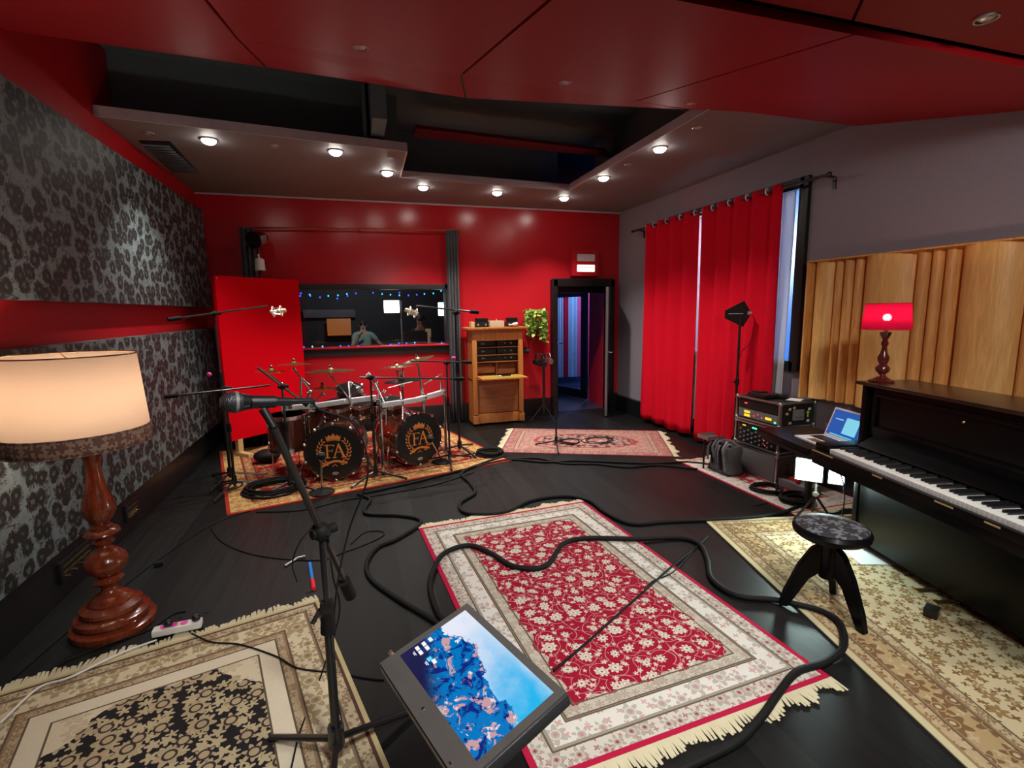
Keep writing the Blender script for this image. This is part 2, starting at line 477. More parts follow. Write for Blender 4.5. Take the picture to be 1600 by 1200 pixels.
# right wall with the daylight window cut out of it
WY0, WY1, WZ0, WZ1 = 3.87, 5.95, 1.07, 2.80
m = MB(); xr = XR + .075
m.box((xr, (YB + WY0) / 2, 1.8), (.15, WY0 - YB, 3.6)); m.box((xr, (WY1 + D) / 2, 1.8), (.15, D - WY1, 3.6))
m.box((xr, (WY0 + WY1) / 2, WZ0 / 2), (.15, WY1 - WY0, WZ0)); m.box((xr, (WY0 + WY1) / 2, (WZ1 + 3.6) / 2), (.15, WY1 - WY0, 3.6 - WZ1))
struct('wall_right', m, M['grey_wall'], smooth=False)
# back wall with control-room window and doorway
BX0, BX1, BZ0, BZ1 = -1.0, 1.34, 1.14, 2.04; DX0, DX1, DZ = 3.0, 3.92, 2.04
m = MB(); yb = D + .075
def bwall(x0, x1, z0, z1): m.box(((x0 + x1) / 2, yb, (z0 + z1) / 2), (x1 - x0, .15, z1 - z0))
bwall(XL, BX0, 0, 3.8); bwall(BX0, BX1, 0, BZ0); bwall(BX0, BX1, BZ1, 3.8); bwall(BX1, DX0, 0, 3.8); bwall(DX0, DX1, DZ, 3.8); bwall(DX1, XR, 0, 3.8)
struct('wall_back', m, M['red_wall'], smooth=False)
m = MB(); m.box(((XL + XR) / 2, YB - .05, 1.9), (XR - XL, .1, 3.8)); struct('wall_front', m, M['grey_wall'], smooth=False)

# ceiling: recess, soffit, hanging red panels
m = MB(); m.box(((XL + XR) / 2, 4.6, 3.83), (XR - XL, 5.8, .1)); struct('ceiling', m, M['recess'], smooth=False)
sof = [(XL, 4.83), (.56, 5.11), (.58, 6.08), (2.72, 6.20), (2.69, 3.40), (XR, 3.30), (XR, D), (XL, D)]
m = MB(); m.prism(sof, .07, z0=ZC); struct('ceiling', m, M['soffit'], smooth=False)
m = MB()
for a, b in zip(sof[:5], sof[1:5]):
    p = Vector((*a, 0)); q = Vector((*b, 0)); d = (q - p).normalized(); nrm = Vector((d.y, -d.x, 0)) * -1
    m.slab([p + Vector((0, 0, ZC - .004)), q + Vector((0, 0, ZC - .004)), q + Vector((0, 0, ZC + .075)), p + Vector((0, 0, ZC + .075))], (-nrm) * .012)
struct('trim_1', m, M['fascia'], smooth=False)
m = MB()   # dark upstands that close the recess above the soffit
for a, b in zip(sof[:5], sof[1:5]):
    p = Vector((*a, ZC + .07)); q = Vector((*b, ZC + .07)); d = (q - p).normalized(); inn = Vector((-d.y, d.x, 0)) * .35
    m.slab([p + inn, q + inn, q + inn + Vector((0, 0, .56)), p + inn + Vector((0, 0, .56))], inn * .1)
struct('ceiling', m, M['recess'], smooth=False)
m = MB(); m.tube([(XL, D - .012, ZC - .01), (XR, D - .012, ZC - .01)], .012, 6); struct('trim_2', m, M['fascia'])
# red baffle hanging inside the recess
m = MB()
m.slab([FL(650, 200, 3.40), FL(945, 236, 3.40), FL(955, 246, 3.47), FL(646, 214, 3.47)], (0, 0, .03))
single('ceiling_baffle', m, simple('baffle_red', (.10, .004, .012), .5, spec=.2), 'dark red baffle board hanging inside the dark ceiling recess', 'baffle', smooth=False)
m = MB(); m.box((.30, 5.35, 3.52), (.12, 1.4, .5)); struct('ceiling', m, M['recess'], smooth=False)

def RZc(y, x=0.0): return 3.16 - .25 * (3.5 - y)
def redslab(m, poly, th=.035):
    m.slab([(x, y, RZc(y)) for x, y in poly], (0, 0, th))
g = .008
cols = [(-1.80, -.50 - g, 2.86, 3.13), (-.50 + g, .73 - g, 3.13, 3.35), (.73 + g, 2.07 - g, 3.35, 3.52), (2.07 + g, XR, 3.52, 3.42)]
def seamx(x, y): return x - (3.4 - y) * (.0 if x < 1 else (.085 if x < 3 else 0))
for (x0, x1, ya, yb_) in cols:
    m = MB()
    poly = [(seamx(x0, 1.64), 1.64), (seamx(x1, 1.64), 1.64), (x1, yb_)]
    if x1 > 4: poly += [(2.93, 3.41), (2.62, 3.57)]
    poly += [(x0, ya)]
    redslab(m, poly); struct('ceiling', m, M['red_ceiling'], smooth=False)
# upturned strip beyond the fold
fold = [(-1.80, 2.86), (-.50, 3.13), (.73, 3.35), (2.07, 3.52)]; edge = [(-1.80, 3.79, 3.25), (-.46, 3.87, 3.25), (.90, 4.0, 3.25), (2.60, 3.60, 3.185)]
for i in range(3):
    m = MB(); a, b = fold[i], fold[i + 1]
    m.slab([(a[0] + g, a[1], RZc(a[1])), (b[0] - g, b[1], RZc(b[1])), (edge[i + 1][0] - g, *edge[i + 1][1:]), (edge[i][0] + g, *edge[i][1:])], (0, 0, .03))
    struct('ceiling', m, M['red_ceiling'], smooth=False)
m = MB(); m.slab([(XL, .9, 2.80), (XR, .9, 2.80), (XR, 3.3, 3.18), (2.6, 3.5, 3.21), (XL, 2.95, 3.16)], (0, 0, .02)); struct('ceiling', m, M['black'], smooth=False)
for (x0, x1) in ((-1.8, .45), (.466, 1.86), (1.876, XR)):
    m = MB(); s0 = .7 if x1 < 4 else .7
    m.slab([(x0 - (0 if x0 < 0 else .62), .9, 2.66), (x1 - (.62 if x1 < 4 else 0), .9, 2.66), (x1, 1.605, 2.72), (x0, 1.605, 2.72)], (0, 0, .03))
    struct('ceiling', m, M['red_ceiling'], smooth=False)
m = MB(); m.box(((XL + XR) / 2, -1.05, 2.70), (XR - XL, 3.9, .05)); struct('ceiling', m, M['red_ceiling'], smooth=False)

# baseboards
m = MB(); m.box((XL + .03, (YB + D) / 2, .14), (.06, D - YB, .28), bev=.01); struct('baseboard_left', m, M['blackpaint'])
m = MB(); m.box((XR - .03, (YB + D) / 2, .13), (.06, D - YB, .26), bev=.01); struct('baseboard_right', m, M['blackpaint'])
m = MB(); m.box(((XL + DX0 - .1) / 2, D - .03, .14), (DX0 - .1 - XL, .06, .28), bev=.01); m.box((4.04, D - .03, .14), (.1, .06, .28), bev=.01); struct('baseboard_back', m, M['blackpaint'])

# patterned fabric panels on the left wall
for (z0, z1, lab) in ((1.745, 2.93, 'large black and silver damask fabric panel, the upper of two on the left wall'), (.29, 1.485, 'lower black and silver damask fabric panel on the left wall, behind the lamp')):
    m = MB(); m.box((XL + .045, (7.32 + (2.85 if z0 > 1 else 1.1)) / 2, (z0 + z1) / 2), (.08, 7.32 - (2.85 if z0 > 1 else 1.1), z1 - z0), bev=.012)
    single('acoustic_fabric_panel', m, M['wallpaper'], lab, 'wall panel')

# control-room window
t = MB(); fr = .075
W1 = bpy.data.objects.new('window_1', None); C.objects.link(W1); W1.location = (0, D, 0); W1['kind'] = 'structure'
m = MB(); y = D + .055
m.box(((BX0 + BX1) / 2, y, BZ1 - .035), (BX1 - BX0, .2, .07), bev=.004); m.box(((BX0 + BX1) / 2, y, BZ0 - .03), (BX1 - BX0 + .06, .17, .10), bev=.004)
m.box((BX0 + .03, y, 1.6), (.06, .2, .9)); m.box((BX1 - .03, y, 1.6), (.06, .2, .9))
struct('window_frame', m, simple('dark_frame_paint', (.028, .028, .03), .5), W1)
m = MB(); m.box(((BX0 + BX1) / 2, D + .03, BZ0 + .035), (BX1 - BX0, .22, .022), bev=.004); struct('window_sill', m, M['red_wall'], W1)
gm = Mat('window_glass'); gm.b.inputs['Base Color'].default_value = (.9, .95, .95, 1); gm.b.inputs['Roughness'].default_value = .02
gm.b.inputs['Transmission Weight'].default_value = 1; gm.b.inputs['IOR'].default_value = 1.45; M['glass'] = gm.m
m = MB(); m.box(((BX0 + BX1) / 2, D + .12, 1.58), (BX1 - BX0 - .08, .006, .88)); struct('pane', m, M['glass'], W1, smooth=False)
# control room shell beyond the glass
dk = simple('control_room_paint', (.012, .013, .016), .6)
m = MB()
m.box((.1, 11.2, 1.5), (4.8, .1, 3.4)); m.box((-2.3, 9.4, 1.5), (.1, 3.6, 3.4)); m.box((2.5, 9.4, 1.5), (.1, 3.6, 3.4)); m.box((.1, 9.4, 3.0), (4.8, 3.6, .1)); 
struct('wall_control_room', m, dk, smooth=False)
m = MB(); m.box((.1, 9.4, -.05), (4.8, 3.6, .1)); struct('floor', m, dk, smooth=False)

# doorway to the booth
m = MB(); y = D + .02
m.box((DX0 - .035, y, (DZ + .07) / 2), (.09, .24, DZ + .07), bev=.006); m.box((DX1 + .035, y, (DZ + .07) / 2), (.07, .24, DZ + .07), bev=.006); m.box(((DX0 + DX1) / 2, y, DZ + .03), (DX1 - DX0 + .12, .24, .12), bev=.006)
m.box((DX0 + .03, D + .2, DZ / 2), (.06, .12, DZ)); m.box(((DX0 + DX1) / 2, D + .2, DZ - .06), (DX1 - DX0, .12, .12))
struct('trim_3', m, M['blackpaint'], smooth=True)
LF = Vector((3.90, 7.30, 0)); LE = Vector((3.625, 6.86, 0)); dd = (LE - LF); ang = math.atan2(dd.y, dd.x)
d1 = bpy.data.objects.new('door_1', None); C.objects.link(d1); d1.location = LF; d1.rotation_euler = (0, 0, ang); d1['kind'] = 'structure'
m = MB(); m.box((dd.length / 2, 0, 1.0), (dd.length, .06, 1.98), bev=.004); part('door_leaf', m, M['blackpaint'], d1, world=False)
m = MB(); m.box((dd.length + .003, 0, 1.0), (.006, .034, 1.96)); part('edge_strip', m, M['steel'], d1, 'brushed metal strip on the leaf edge', world=False)
m = MB(); m.cyl((dd.length - .07, .03, 1.0), (dd.length - .07, .08, 1.0), .008); m.tube([(dd.length - .07, .08, 1.0), (dd.length - .19, .08, 1.0)], .009); part('door_handle', m, M['chrome'], d1, world=False)
# vestibule, inner door, booth
m = MB(); m.box((4.08, 7.92, 1.2), (.1, .76, 2.4)); struct('wall_vestibule', m, M['red_wall'], smooth=False)
m = MB(); m.box((4.1, 8.75, -.05), (3.6, 2.45, .1)); m.box((4.1, 11, -.05), (3.6, 2.2, .1)); struct('floor', m, simple('booth_floor', (.03, .035, .06), .3), smooth=False)
m = MB(); m.box((2.6, 8.9, 1.3), (.1, 2.7, 2.6)); m.box((3.4, 8.35, 2.25), (1.6, .1, .5)); m.box((5.5, 8.35, 1.3), (2.7, .08, 2.6)); m.box((6.4, 10, 1.3), (.1, 3.5, 2.6)); m.box((4.3, 12.0, 1.3), (4.4, .1, 2.6)); m.box((4.3, 9.8, 2.62), (4.4, 4.5, .1)); m.box((2.85, 8.35, 1), (.5, .1, 2.2))
struct('wall_booth', m, simple('booth_paint', (.10, .12, .22), .7), smooth=False)
H2 = Vector((4.04, 8.40, 0)); E2 = Vector((3.75, 9.28, 0)); dd = E2 - H2
d2 = bpy.data.objects.new('door_2', None); C.objects.link(d2); d2.location = H2; d2.rotation_euler = (0, 0, math.atan2(dd.y, dd.x)); d2['kind'] = 'structure'
L = dd.length; m = MB()
m.box((.07, 0, 1.0), (.14, .05, 1.98)); m.box((L - .04, 0, 1.0), (.08, .05, 1.98)); m.box((L / 2, 0, 1.94), (L, .05, .11)); m.box((L / 2, 0, .09), (L, .05, .16))
part('door_leaf', m, M['blackpaint'], d2, world=False); m = MB(); m.box((L / 2, 0, 1.0), (L - .2, .008, 1.75)); part('pane', m, M['glass'], d2, world=False)
m = MB(); m.cyl((L - .05, -.03, 1.0), (L - .05, -.08, 1.0), .01); m.tube([(L - .05, -.08, 1.0), (L - .18, -.08, 1.0)], .01); part('door_handle', m, M['chrome'], d2, world=False)
def wavy(x0, x1, z0, z1, y, n, amp, ph=0):
    mb = MB()
    def fn(u, v):
        a = amp * (.5 + .5 * v); return Vector((x0 + (x1 - x0) * u, y + a * math.sin(u * n * 2 * PI + ph), z0 + (z1 - z0) * (1 - v)))
    mb.grid(fn, n * 10, 8); return mb
def bxs(px, y): return PY(px, 550, y).x
for (pa, pb_, mt_, lab) in ((872, 880, 'sheer', 'narrow pale blue-lit curtain at the left edge of the booth glass door'), (880.3, 888, 'redfabric', 'dark red curtain between the two pale ones inside the booth'), (888.3, 902, 'sheer', 'wide pale curtain glowing blue inside the booth'), (902.3, 925, 'pinkcloth', 'pink-red curtain inside the booth, right of the wide pale one')):
    if mt_ == 'pinkcloth': M['pinkcloth'] = simple('pink_red_cloth', (.85, .06, .14), .8)
    single('booth_curtain', wavy(bxs(pa, 10.4), bxs(pb_, 10.4), .15, 2.4, 10.4, 2, .03), M[mt_], lab, 'curtain')
lamp('booth_light', 'POINT', (4.9, 9.3, 2.3), 150, (.22, .45, 1), .12)

# daylight window on the right
W2 = bpy.data.objects.new('window_2', None); C.objects.link(W2); W2.location = (XR, 4.9, 0); W2['kind'] = 'structure'
m = MB(); x = XR - .005
m.box((x, WY0 + .0, (WZ0 + WZ1) / 2), (.07, .10, WZ1 - WZ0 + .10), bev=.005); m.box((x, WY1, (WZ0 + WZ1) / 2), (.07, .10, WZ1 - WZ0 + .10), bev=.005)
m.box((x, (WY0 + WY1) / 2, WZ0), (.07, WY1 - WY0, .1), bev=.005); m.box((x, (WY0 + WY1) / 2, WZ1), (.07, WY1 - WY0, .1), bev=.005); m.box((x + .06, (WY0 + WY1) / 2, (WZ0 + WZ1) / 2), (.04, .06, WZ1 - WZ0))
struct('window_frame', m, M['blackpaint'], W2)
m = MB(); m.box((XR + .1, (WY0 + WY1) / 2, (WZ0 + WZ1) / 2), (.006, WY1 - WY0, WZ1 - WZ0)); struct('pane', m, M['glass'], W2, smooth=False)
m = MB(); m.box((XR + .9, 5.2, 2.2), (.02, 7, 6)); struct('wall_sky', m, M['daylight'], smooth=False)
o_ = lamp('daylight', 'AREA', (XR + .55, 5.75, 2.4), 300, (.80, .90, 1), .8)
o_.rotation_euler = (Vector((4.05, 4.2, 1.9)) - o_.location).to_track_quat('-Z', 'Y').to_euler()

# ------------------------------------------------------------------ curtains on the right
def curtain(name, y0, y1, z0, z1, x, waves, amp, mat, label, cat='curtain', group=None, flare=0.0, seed=1):
    t = thing(name, label, cat, (x, (y0 + y1) / 2, z0), group=group)
    rnd = random.Random(seed); ph = [rnd.uniform(0, 6) for _ in range(4)]
    def fn(u, v):
        y = y0 + (y1 - y0) * u + flare * v * (u - .5)
        a = amp * (1 - .35 * v)
        xx = x - a * math.sin(u * waves * 2 * PI) - .02 * math.sin(u * 5 + ph[0] + v * 2) * v - .012 * math.sin(u * waves * 4 * PI + ph[1] + v * 3) * v
        return Vector((xx, y, z1 + (z0 - z1) * v + (.02 * math.sin(u * 7 + ph[2]) if v == 1 else 0)))
    mb = MB(); mb.grid(fn, int(waves * 14), 30)
    o = part('cloth', mb, mat, t, ang=80)
    sm = o.modifiers.new('thickness', 'SOLIDIFY'); sm.thickness = .004
    return t
ctop = 2.81
ca = curtain('red_curtain', 6.40, 5.26, .05, ctop, 3.975, 4, .045, M['redfabric'], 'long red eyelet curtain, the farther of the pair over the window', seed=2)
cb = curtain('red_curtain', 5.20, 4.02, .05, ctop, 3.975, 4.5, .045, M['redfabric'], 'long red eyelet curtain, the nearer of the pair beside the white sheer', seed=5)
for cu, y0, y1, n in ((ca, 6.34, 5.32, 8), (cb, 5.14, 4.08, 9)):
    for i in range(n):
        yy = y0 + (y1 - y0) * i / (n - 1)
        m = MB(); m.torus(.030, .007, T(3.965, yy, 2.778) @ RX(PI / 2) @ RY(.4 if i % 2 else -.4), 18, 6); part('eyelet', m, M['eyelet'], cu)
curtain('sheer_curtain', 4.35, 3.93, .30, 2.74, 4.045, 3, .018, M['sheer'], 'white sheer curtain edge hanging between the red curtain and the black window frame', seed=8)
curtain('sheer_curtain', 5.36, 5.10, .12, 2.74, 4.045, 2, .015, M['sheer'], 'narrow strip of white sheer showing between the two red curtains', seed=9)
t = thing('curtain_rod', 'black metal curtain rod over the red curtains on the right wall', 'curtain rod', (XR, 5.2, 2.78))
m = MB(); m.cyl((3.975, 6.75, 2.775), (3.975, 3.55, 2.775), .014); part('rod', m, M['blackmetal'], t)
for yy in (6.65, 5.23, 3.58):
    m = MB(); m.tube([(XR, yy, 2.70), (XR - .01, yy, 2.77), (3.975, yy, 2.775)], .012, 6); m.box((XR - .006, yy, 2.72), (.012, .03, .10)); part('bracket', m, M['blackmetal'], t)
for yy in (6.77, 3.53):
    m = MB(); m.ball((3.975, yy, 2.775), .022); part('finial', m, M['blackmetal'], t)

# grey curtains of the control-room window and their copper rod
def gcurt(x0, x1, z0, z1, label, waves):
    t = thing('grey_curtain', label, 'curtain', ((x0 + x1) / 2, D - .1, z0))
    mb = wavy(x0, x1, z0, z1, D - .10, waves, .028); o = part('cloth', mb, M['greyfabric'], t, ang=80); sm = o.modifiers.new('t', 'SOLIDIFY'); sm.thickness = .004
gcurt(1.30, 1.47, .05, 2.79, 'drawn grey curtain hanging right of the control room window', 4)
gcurt(-1.33, -1.16, .3, 2.74, 'drawn dark grey curtain left of the control room window, above the red panel', 3)
t = thing('curtain_rod', 'thin copper curtain rod above the control room window', 'curtain rod', (0, D - .1, 2.78))
m = MB(); m.cyl((-1.3, D - .1, 2.735), (1.55, D - .1, 2.795), .011, seg=8); part('rod', m, M['copper'], t)
for xx in (.13, 1.5):
    m = MB(); m.cyl((xx, D, 2.73), (xx, D - .1, 2.765 + .02 * xx / 1.5), .008); part('bracket', m, M['copper'], t)

# ------------------------------------------------------------------ pine diffuser on the right wall
creases = [3.665, 3.46, 3.38, 3.28, 3.20, 2.79, 2.69, 2.60, 2.50, 2.12, 2.02, 1.92, 1.5, 1.1]
t = thing('wood_diffuser', 'wide honey-coloured wooden diffuser panel with rounded vertical ribs on the right wall', 'wall panel', (XR - .05, 2.4, .8))
m = MB(); m.box((XR - .072, 2.37, 2.052), (.14, 2.60, .012)); m.box((XR - .072, 3.672, 1.43), (.14, .016, 1.25)); part('frame', m, M['panelwood'], t)
m = MB(); m.box((XR - .012, 2.385, 1.43), (.024, 2.58, 1.25)); part('backing_board', m, M['panelwood'], t)
for ri, (a, b) in enumerate(zip(creases, creases[1:])):
    mb = MB(); wdt = abs(a - b); dep = .045 + min(.075, wdt * .20); n = 10; pts = []
    for i in range(n + 1):
        u = i / n; pts.append((XR - .02 - (dep * math.sin(PI * min(1, max(0, u))) ** .6 if 0 < u < 1 else 0) - .005, a + (b - a) * u))
    poly = [(XR - .022, a)] + pts[1:-1] + [(XR - .022, b)]
    mb.prism(poly, 1.24, z0=.81); part('rib', mb, M['panelwood_pale' if ri in (0, 4, 8, 11) else 'panelwood'], t, ang=50)

# ------------------------------------------------------------------ ceiling spots (lit) and unlit downlights
spots = [(-1.12, 5.2), (-.08, 5.26), (.43, 5.88), (.89, 6.44), (1.84, 6.49), (2.81, 6.59), (2.84, 5.50), (2.86, 4.40)]
names = ['leftmost on the long front edge of the grey soffit', 'second from the left on the soffit front edge', 'at the soffit corner by the recess', 'on the far soffit strip, left one', 'on the far soffit strip, middle one', 'at the far right corner of the recess', 'halfway along the right-hand soffit strip', 'nearest on the right-hand soffit strip']
for (x, y), nm in zip(spots, names):
    t = thing('ceiling_spotlight', 'lit round ceiling spotlight ' + nm, 'ceiling light', (x, y, ZC - .01), group='lit spotlights in the grey soffit')
    m = MB(); m.torus(.062, .008, T(x, y, ZC - .004), 24, 6); part('trim_ring', m, M['steel'], t)
    m = MB(); m.ball((x, y, ZC - .010), .058, 16, (1, 1, .6)); part('bulb', m, M['bulb'], t)
    lamp('spot_beam', 'SPOT', (x, y, ZC - .055), 130, (1, .94, .87), .03, (0, 0, 0), t, spot=math.radians(105), blend=.7)
for i, (x, y, z, nm) in enumerate(((2.86, 3.85, ZC, 'right-hand soffit strip near the red ceiling'), (-.60, 5.24, ZC, 'front edge of the soffit between the two left spotlights'), (.44, 5.35, ZC, 'soffit corner beside the recess'), (2.85, 4.96, ZC, 'right-hand soffit strip between two lit spots'),
                      (.11, 2.95, RZc(2.95), 'red ceiling, left part'), (1.36, 3.16, RZc(3.16), 'red ceiling, middle part'), (2.41, 3.33, RZc(3.33), 'red ceiling by its far right edge'), (2.31, 1.43, 2.705, 'red ceiling at the upper right, nearest the camera'), (-1.55, 5.15, ZC, 'soffit by the left wall'))):
    t = thing('recessed_downlight', 'small unlit recessed downlight in the ' + nm, 'ceiling light', (x, y, z))
    m = MB(); m.torus(.036, .006, T(x, y, z - .003), 20, 6); part('trim_ring', m, M['steel'], t)
    m = MB(); m.ball((x, y, z), .03, 12, (1, 1, .3)); part('lens', m, M['silver'], t)
t = thing('ceiling_vent', 'dark rectangular ventilation grille in the grey soffit near the left wall', 'vent', (-1.6, 5.85, ZC - .01))
m = MB(); m.prism([(-1.70, 5.38), (-1.45, 5.34), (-1.50, 6.38), (-1.75, 6.40)], .015, z0=ZC - .012); part('grille', m, M['black'], t)
for i in range(12):
    y = 5.45 + i * .078; m = MB(); m.box((-1.6, y, ZC - .018), (.22, .012, .012)); part('slat', m, M['recess'], t)

# ------------------------------------------------------------------ rugs
def rug(label, cx, cy, w, l, deg, mat, fringe=None, z=0.0, fcol=None, th=.009):
    t = thing('rug', label, 'rug', (cx, cy, z), math.radians(deg))
    nx, ny = 24, 30; rnd = random.Random(int(cx * 100)); mb = MB()
    mb.box((0, 0, th / 2), (w, l, th), bev=.003); part('pile', mb, mat, t, world=False)
    if fringe:
        for side, axis in fringe:
            mb = MB(); L = w if axis == 'y' else l; n = int(L / .011)
            for i in range(n):
                u = -L / 2 + (i + .5) * L / n; ln = .062 + .05 * noise.noise(Vector((u * 9, side, cx))) + rnd.uniform(-.012, .012)
                e = (l if axis == 'y' else w) / 2 * side; lean = .03 * noise.noise(Vector((u * 11, 3, cx))) + rnd.uniform(-.008, .008)
                hw = L / n * .62
                P = [(u - hw, e - .004 * side, .006), (u + hw, e - .004 * side, .006), (u + hw * .8 + lean, e + ln * side, .003), (u - hw * .8 + lean, e + ln * side, .003)]
                if axis == 'x': P = [(b, a, c) for a, b, c in P]
                mb.slab(P, (0, 0, .003))
            part('fringe', mb, M['fringe'] if not fcol else fcol, t, 'cream fringe', world=False, smooth=False)
    return t
M['fringe'] = simple('cream_fringe', (.55, .50, .33), .95)
W_, L_ = 1.43, 2.28
b_red = [(.028, (.42, .010, .05), None, None, 0, 0), (.105, (.56, .53, .46), (.38, .33, .28), (.30, .06, .08), 13, .5), (.118, (.30, .27, .22), None, None, 0, 0), (.215, (.66, .64, .58), (.42, .40, .35), (.50, .25, .24), 8.5, .42), (.225, (.34, .30, .25), None, None, 0, 0), (.285, (.50, .46, .38), (.36, .30, .24), (.44, .36, .28), 20, .5)]
rug('red oriental rug with cream floral border in the middle of the floor', 1.165, 2.625, W_, L_, 3.5, rug_mat('red_floral_rug', W_ / 2, L_ / 2, b_red, field_red, cut=.010), [(1, 'y'), (-1, 'y')])
b_be = [(.02, (.50, .42, .22), None, None, 0, 0), (.030, (.09, .05, .04), None, None, 0, 0), (.085, (.50, .41, .27), (.28, .20, .11), (.16, .09, .06), 16, .45), (.094, (.28, .20, .12), None, None, 0, 0), (.21, (.66, .58, .40), (.40, .32, .18), (.28, .19, .10), 9, .5), (.22, (.30, .20, .12), None, None, 0, 0), (.26, (.46, .36, .22), (.28, .18, .10), (.50, .42, .3), 22, .5), (.345, (.72, .65, .49), None, None, 0, 0)]
cx = Vector((-.29, 2.93)); ang = math.radians(14.5); ux = Vector((math.cos(ang), math.sin(ang))); uy = Vector((-math.sin(ang), math.cos(ang)))
c = cx - ux * .725 - uy * 1.2
rug('beige rug with black floral medallion at the lower left, under the power strip', c.x, c.y, 1.45, 2.4, 14.5, rug_mat('beige_medallion_rug', .725, 1.2, b_be, field_beige), [(1, 'y'), (-1, 'y')])
ang = math.radians(-14); ux = Vector((math.cos(ang), math.sin(ang))); uy = Vector((-math.sin(ang), math.cos(ang))); c = Vector((2.53, 3.14)) + ux * .75 - uy * 1.3
b_tan = [(.035, (.56, .50, .30), None, None, 0, 0), (.045, (.30, .20, .10), None, None, 0, 0), (.10, (.46, .35, .20), (.24, .13, .06), (.5, .42, .25), 18, .5), (.11, (.28, .18, .09), None, None, 0, 0), (.25, (.42, .30, .15), (.20, .11, .05), (.52, .42, .25), 9, .5), (.26, (.28, .18, .09), None, None, 0, 0), (.31, (.50, .40, .24), (.26, .16, .08), (.4, .3, .18), 20, .5)]
rug('beige and brown rug under the piano and the round stool', c.x, c.y, 1.5, 2.6, -14, rug_mat('tan_rug', .75, 1.3, b_tan, field_tan), None, z=.0005)
b_pk = [(.02, (.22, .07, .07), None, None, 0, 0), (.13, (.40, .19, .16), (.26, .08, .08), (.46, .34, .27), 14, .5), (.14, (.2, .07, .07), None, None, 0, 0), (.19, (.46, .33, .25), (.30, .12, .1), (.3, .1, .1), 22, .4)]
rug('small pink rug with dark oval medallion by the door', 2.70, 5.66, 1.98, 1.22, -25, rug_mat('pink_medallion_rug', .99, .61, b_pk, field_pink), [(1, 'x'), (-1, 'x')])
b_dr = [(.03, (.36, .03, .015), None, None, 0, 0), (.20, (.52, .34, .12), (.36, .10, .04), (.45, .40, .20), 13, .5), (.215, (.25, .02, .01), None, None, 0, 0), (.30, (.46, .30, .12), (.30, .04, .02), (.2, .1, .05), 18, .5), (.31, (.2, .02, .01), None, None, 0, 0)]
ang = math.radians(14); ux = Vector((math.cos(ang), math.sin(ang))); uy = Vector((-math.sin(ang), math.cos(ang))); c = Vector((-1.10, 4.50)) + ux * 1.38 + uy * 1.15
rug('red and gold patterned rug under the drum kit', c.x, c.y, 2.76, 2.3, 14, rug_mat('drum_rug', 1.38, 1.15, b_dr, field_drum), None)
b_st = [(.02, (.42, .02, .05), None, None, 0, 0), (.19, (.60, .56, .50), (.45, .38, .33), (.40, .2, .2), 12, .4), (.2, (.42, .02, .05), None, None, 0, 0)]
rug('white-bordered red rug running under the rack cases', 3.66, 3.76, .78, 1.50, 0, rug_mat('strip_rug', .39, .75, b_st, field_strip), [(1, 'y'), (-1, 'y')], z=.0)
# ------------------------------------------------------------------ big turned lamp on the left
RT = .010   # rug surface height
def shade_mat(name, col, glow, es):
    m = Mat(name); nt = m.nt; out = nt.nodes['Material Output']
    df = nt.nodes.new('ShaderNodeBsdfDiffuse'); tr = nt.nodes.new('ShaderNodeBsdfTranslucent'); mx = nt.nodes.new('ShaderNodeMixShader'); ad = nt.nodes.new('ShaderNodeAddShader'); em = nt.nodes.new('ShaderNodeEmission')
    df.inputs[0].default_value = (*col, 1); tr.inputs[0].default_value = (*col, 1); mx.inputs[0].default_value = .5
    em.inputs[0].default_value = (*glow, 1); em.inputs[1].default_value = es
    nt.links.new(df.outputs[0], mx.inputs[1]); nt.links.new(tr.outputs[0], mx.inputs[2]); nt.links.new(mx.outputs[0], ad.inputs[0]); nt.links.new(em.outputs[0], ad.inputs[1]); nt.links.new(ad.outputs[0], out.inputs[0])
    return m.m
lx, ly = -1.325, 3.03
t = thing('floor_lamp', 'large turned mahogany lamp with glowing cream drum shade at the left wall', 'lamp', (lx, ly, 0))
prof = [(0, 0), (.185, 0), (.19, .012), (.188, .035), (.150, .048), (.148, .054), (.165, .062), (.165, .085), (.125, .098), (.122, .104), (.138, .112), (.136, .132), (.098, .150), (.10, .158), (.075, .185), (.045, .20), (.036, .22), (.034, .235), (.055, .25), (.068, .27), (.055, .285), (.042, .295)]
m = MB(); m.lathe(prof, 40, T(lx, ly, 0)); part('base', m, M['lampwood'], t, ang=50)
m = MB(); m.lathe([(.042, .295), (.07, .315), (.094, .35), (.097, .37), (.088, .40), (.06, .43), (.038, .445), (.03, .46), (.045, .472), (.05, .485), (.035, .495), (.03, .505), (.06, .515), (.078, .53), (.07, .548), (.045, .556), (.05, .565), (.032, .575), (.045, .595), (.068, .63), (.074, .665), (.066, .71), (.046, .77), (.034, .84), (.031, .90), (.038, .93), (.046, .955), (.03, .96)], 36, T(lx, ly, 0)); part('stem', m, M['lampwood'], t, ang=50)
m = MB(); m.lathe([(.045, .955), (.062, .962), (.062, .975), (.050, .982), (.018, .985), (.015, 1.03), (0, 1.03)], 28, T(lx, ly, 0)); part('collar', m, M['brass'], t)
sh = shade_mat('cream_shade', (.86, .74, .62), (1, .66, .46), .12)
lx0 = lx; lx -= .040
m = MB(); m.lathe([(.298, 1.085), (.275, 1.462)], 56, T(lx, ly, 0), cap=False); o = part('lamp_shade', m, sh, t); s_ = o.modifiers.new('t', 'SOLIDIFY'); s_.thickness = .003
tm = Mat('shade_braid'); x, y, z = tm.obj(); a = y.at2(x); f, cc, rg, r1, d_ = tm.flower(a * .3, z, 22, .5, 5, .3, .4)
tm.col(tm.mix(f, (.42, .28, .20), (.20, .10, .075))); tm.b.inputs['Roughness'].default_value = .9
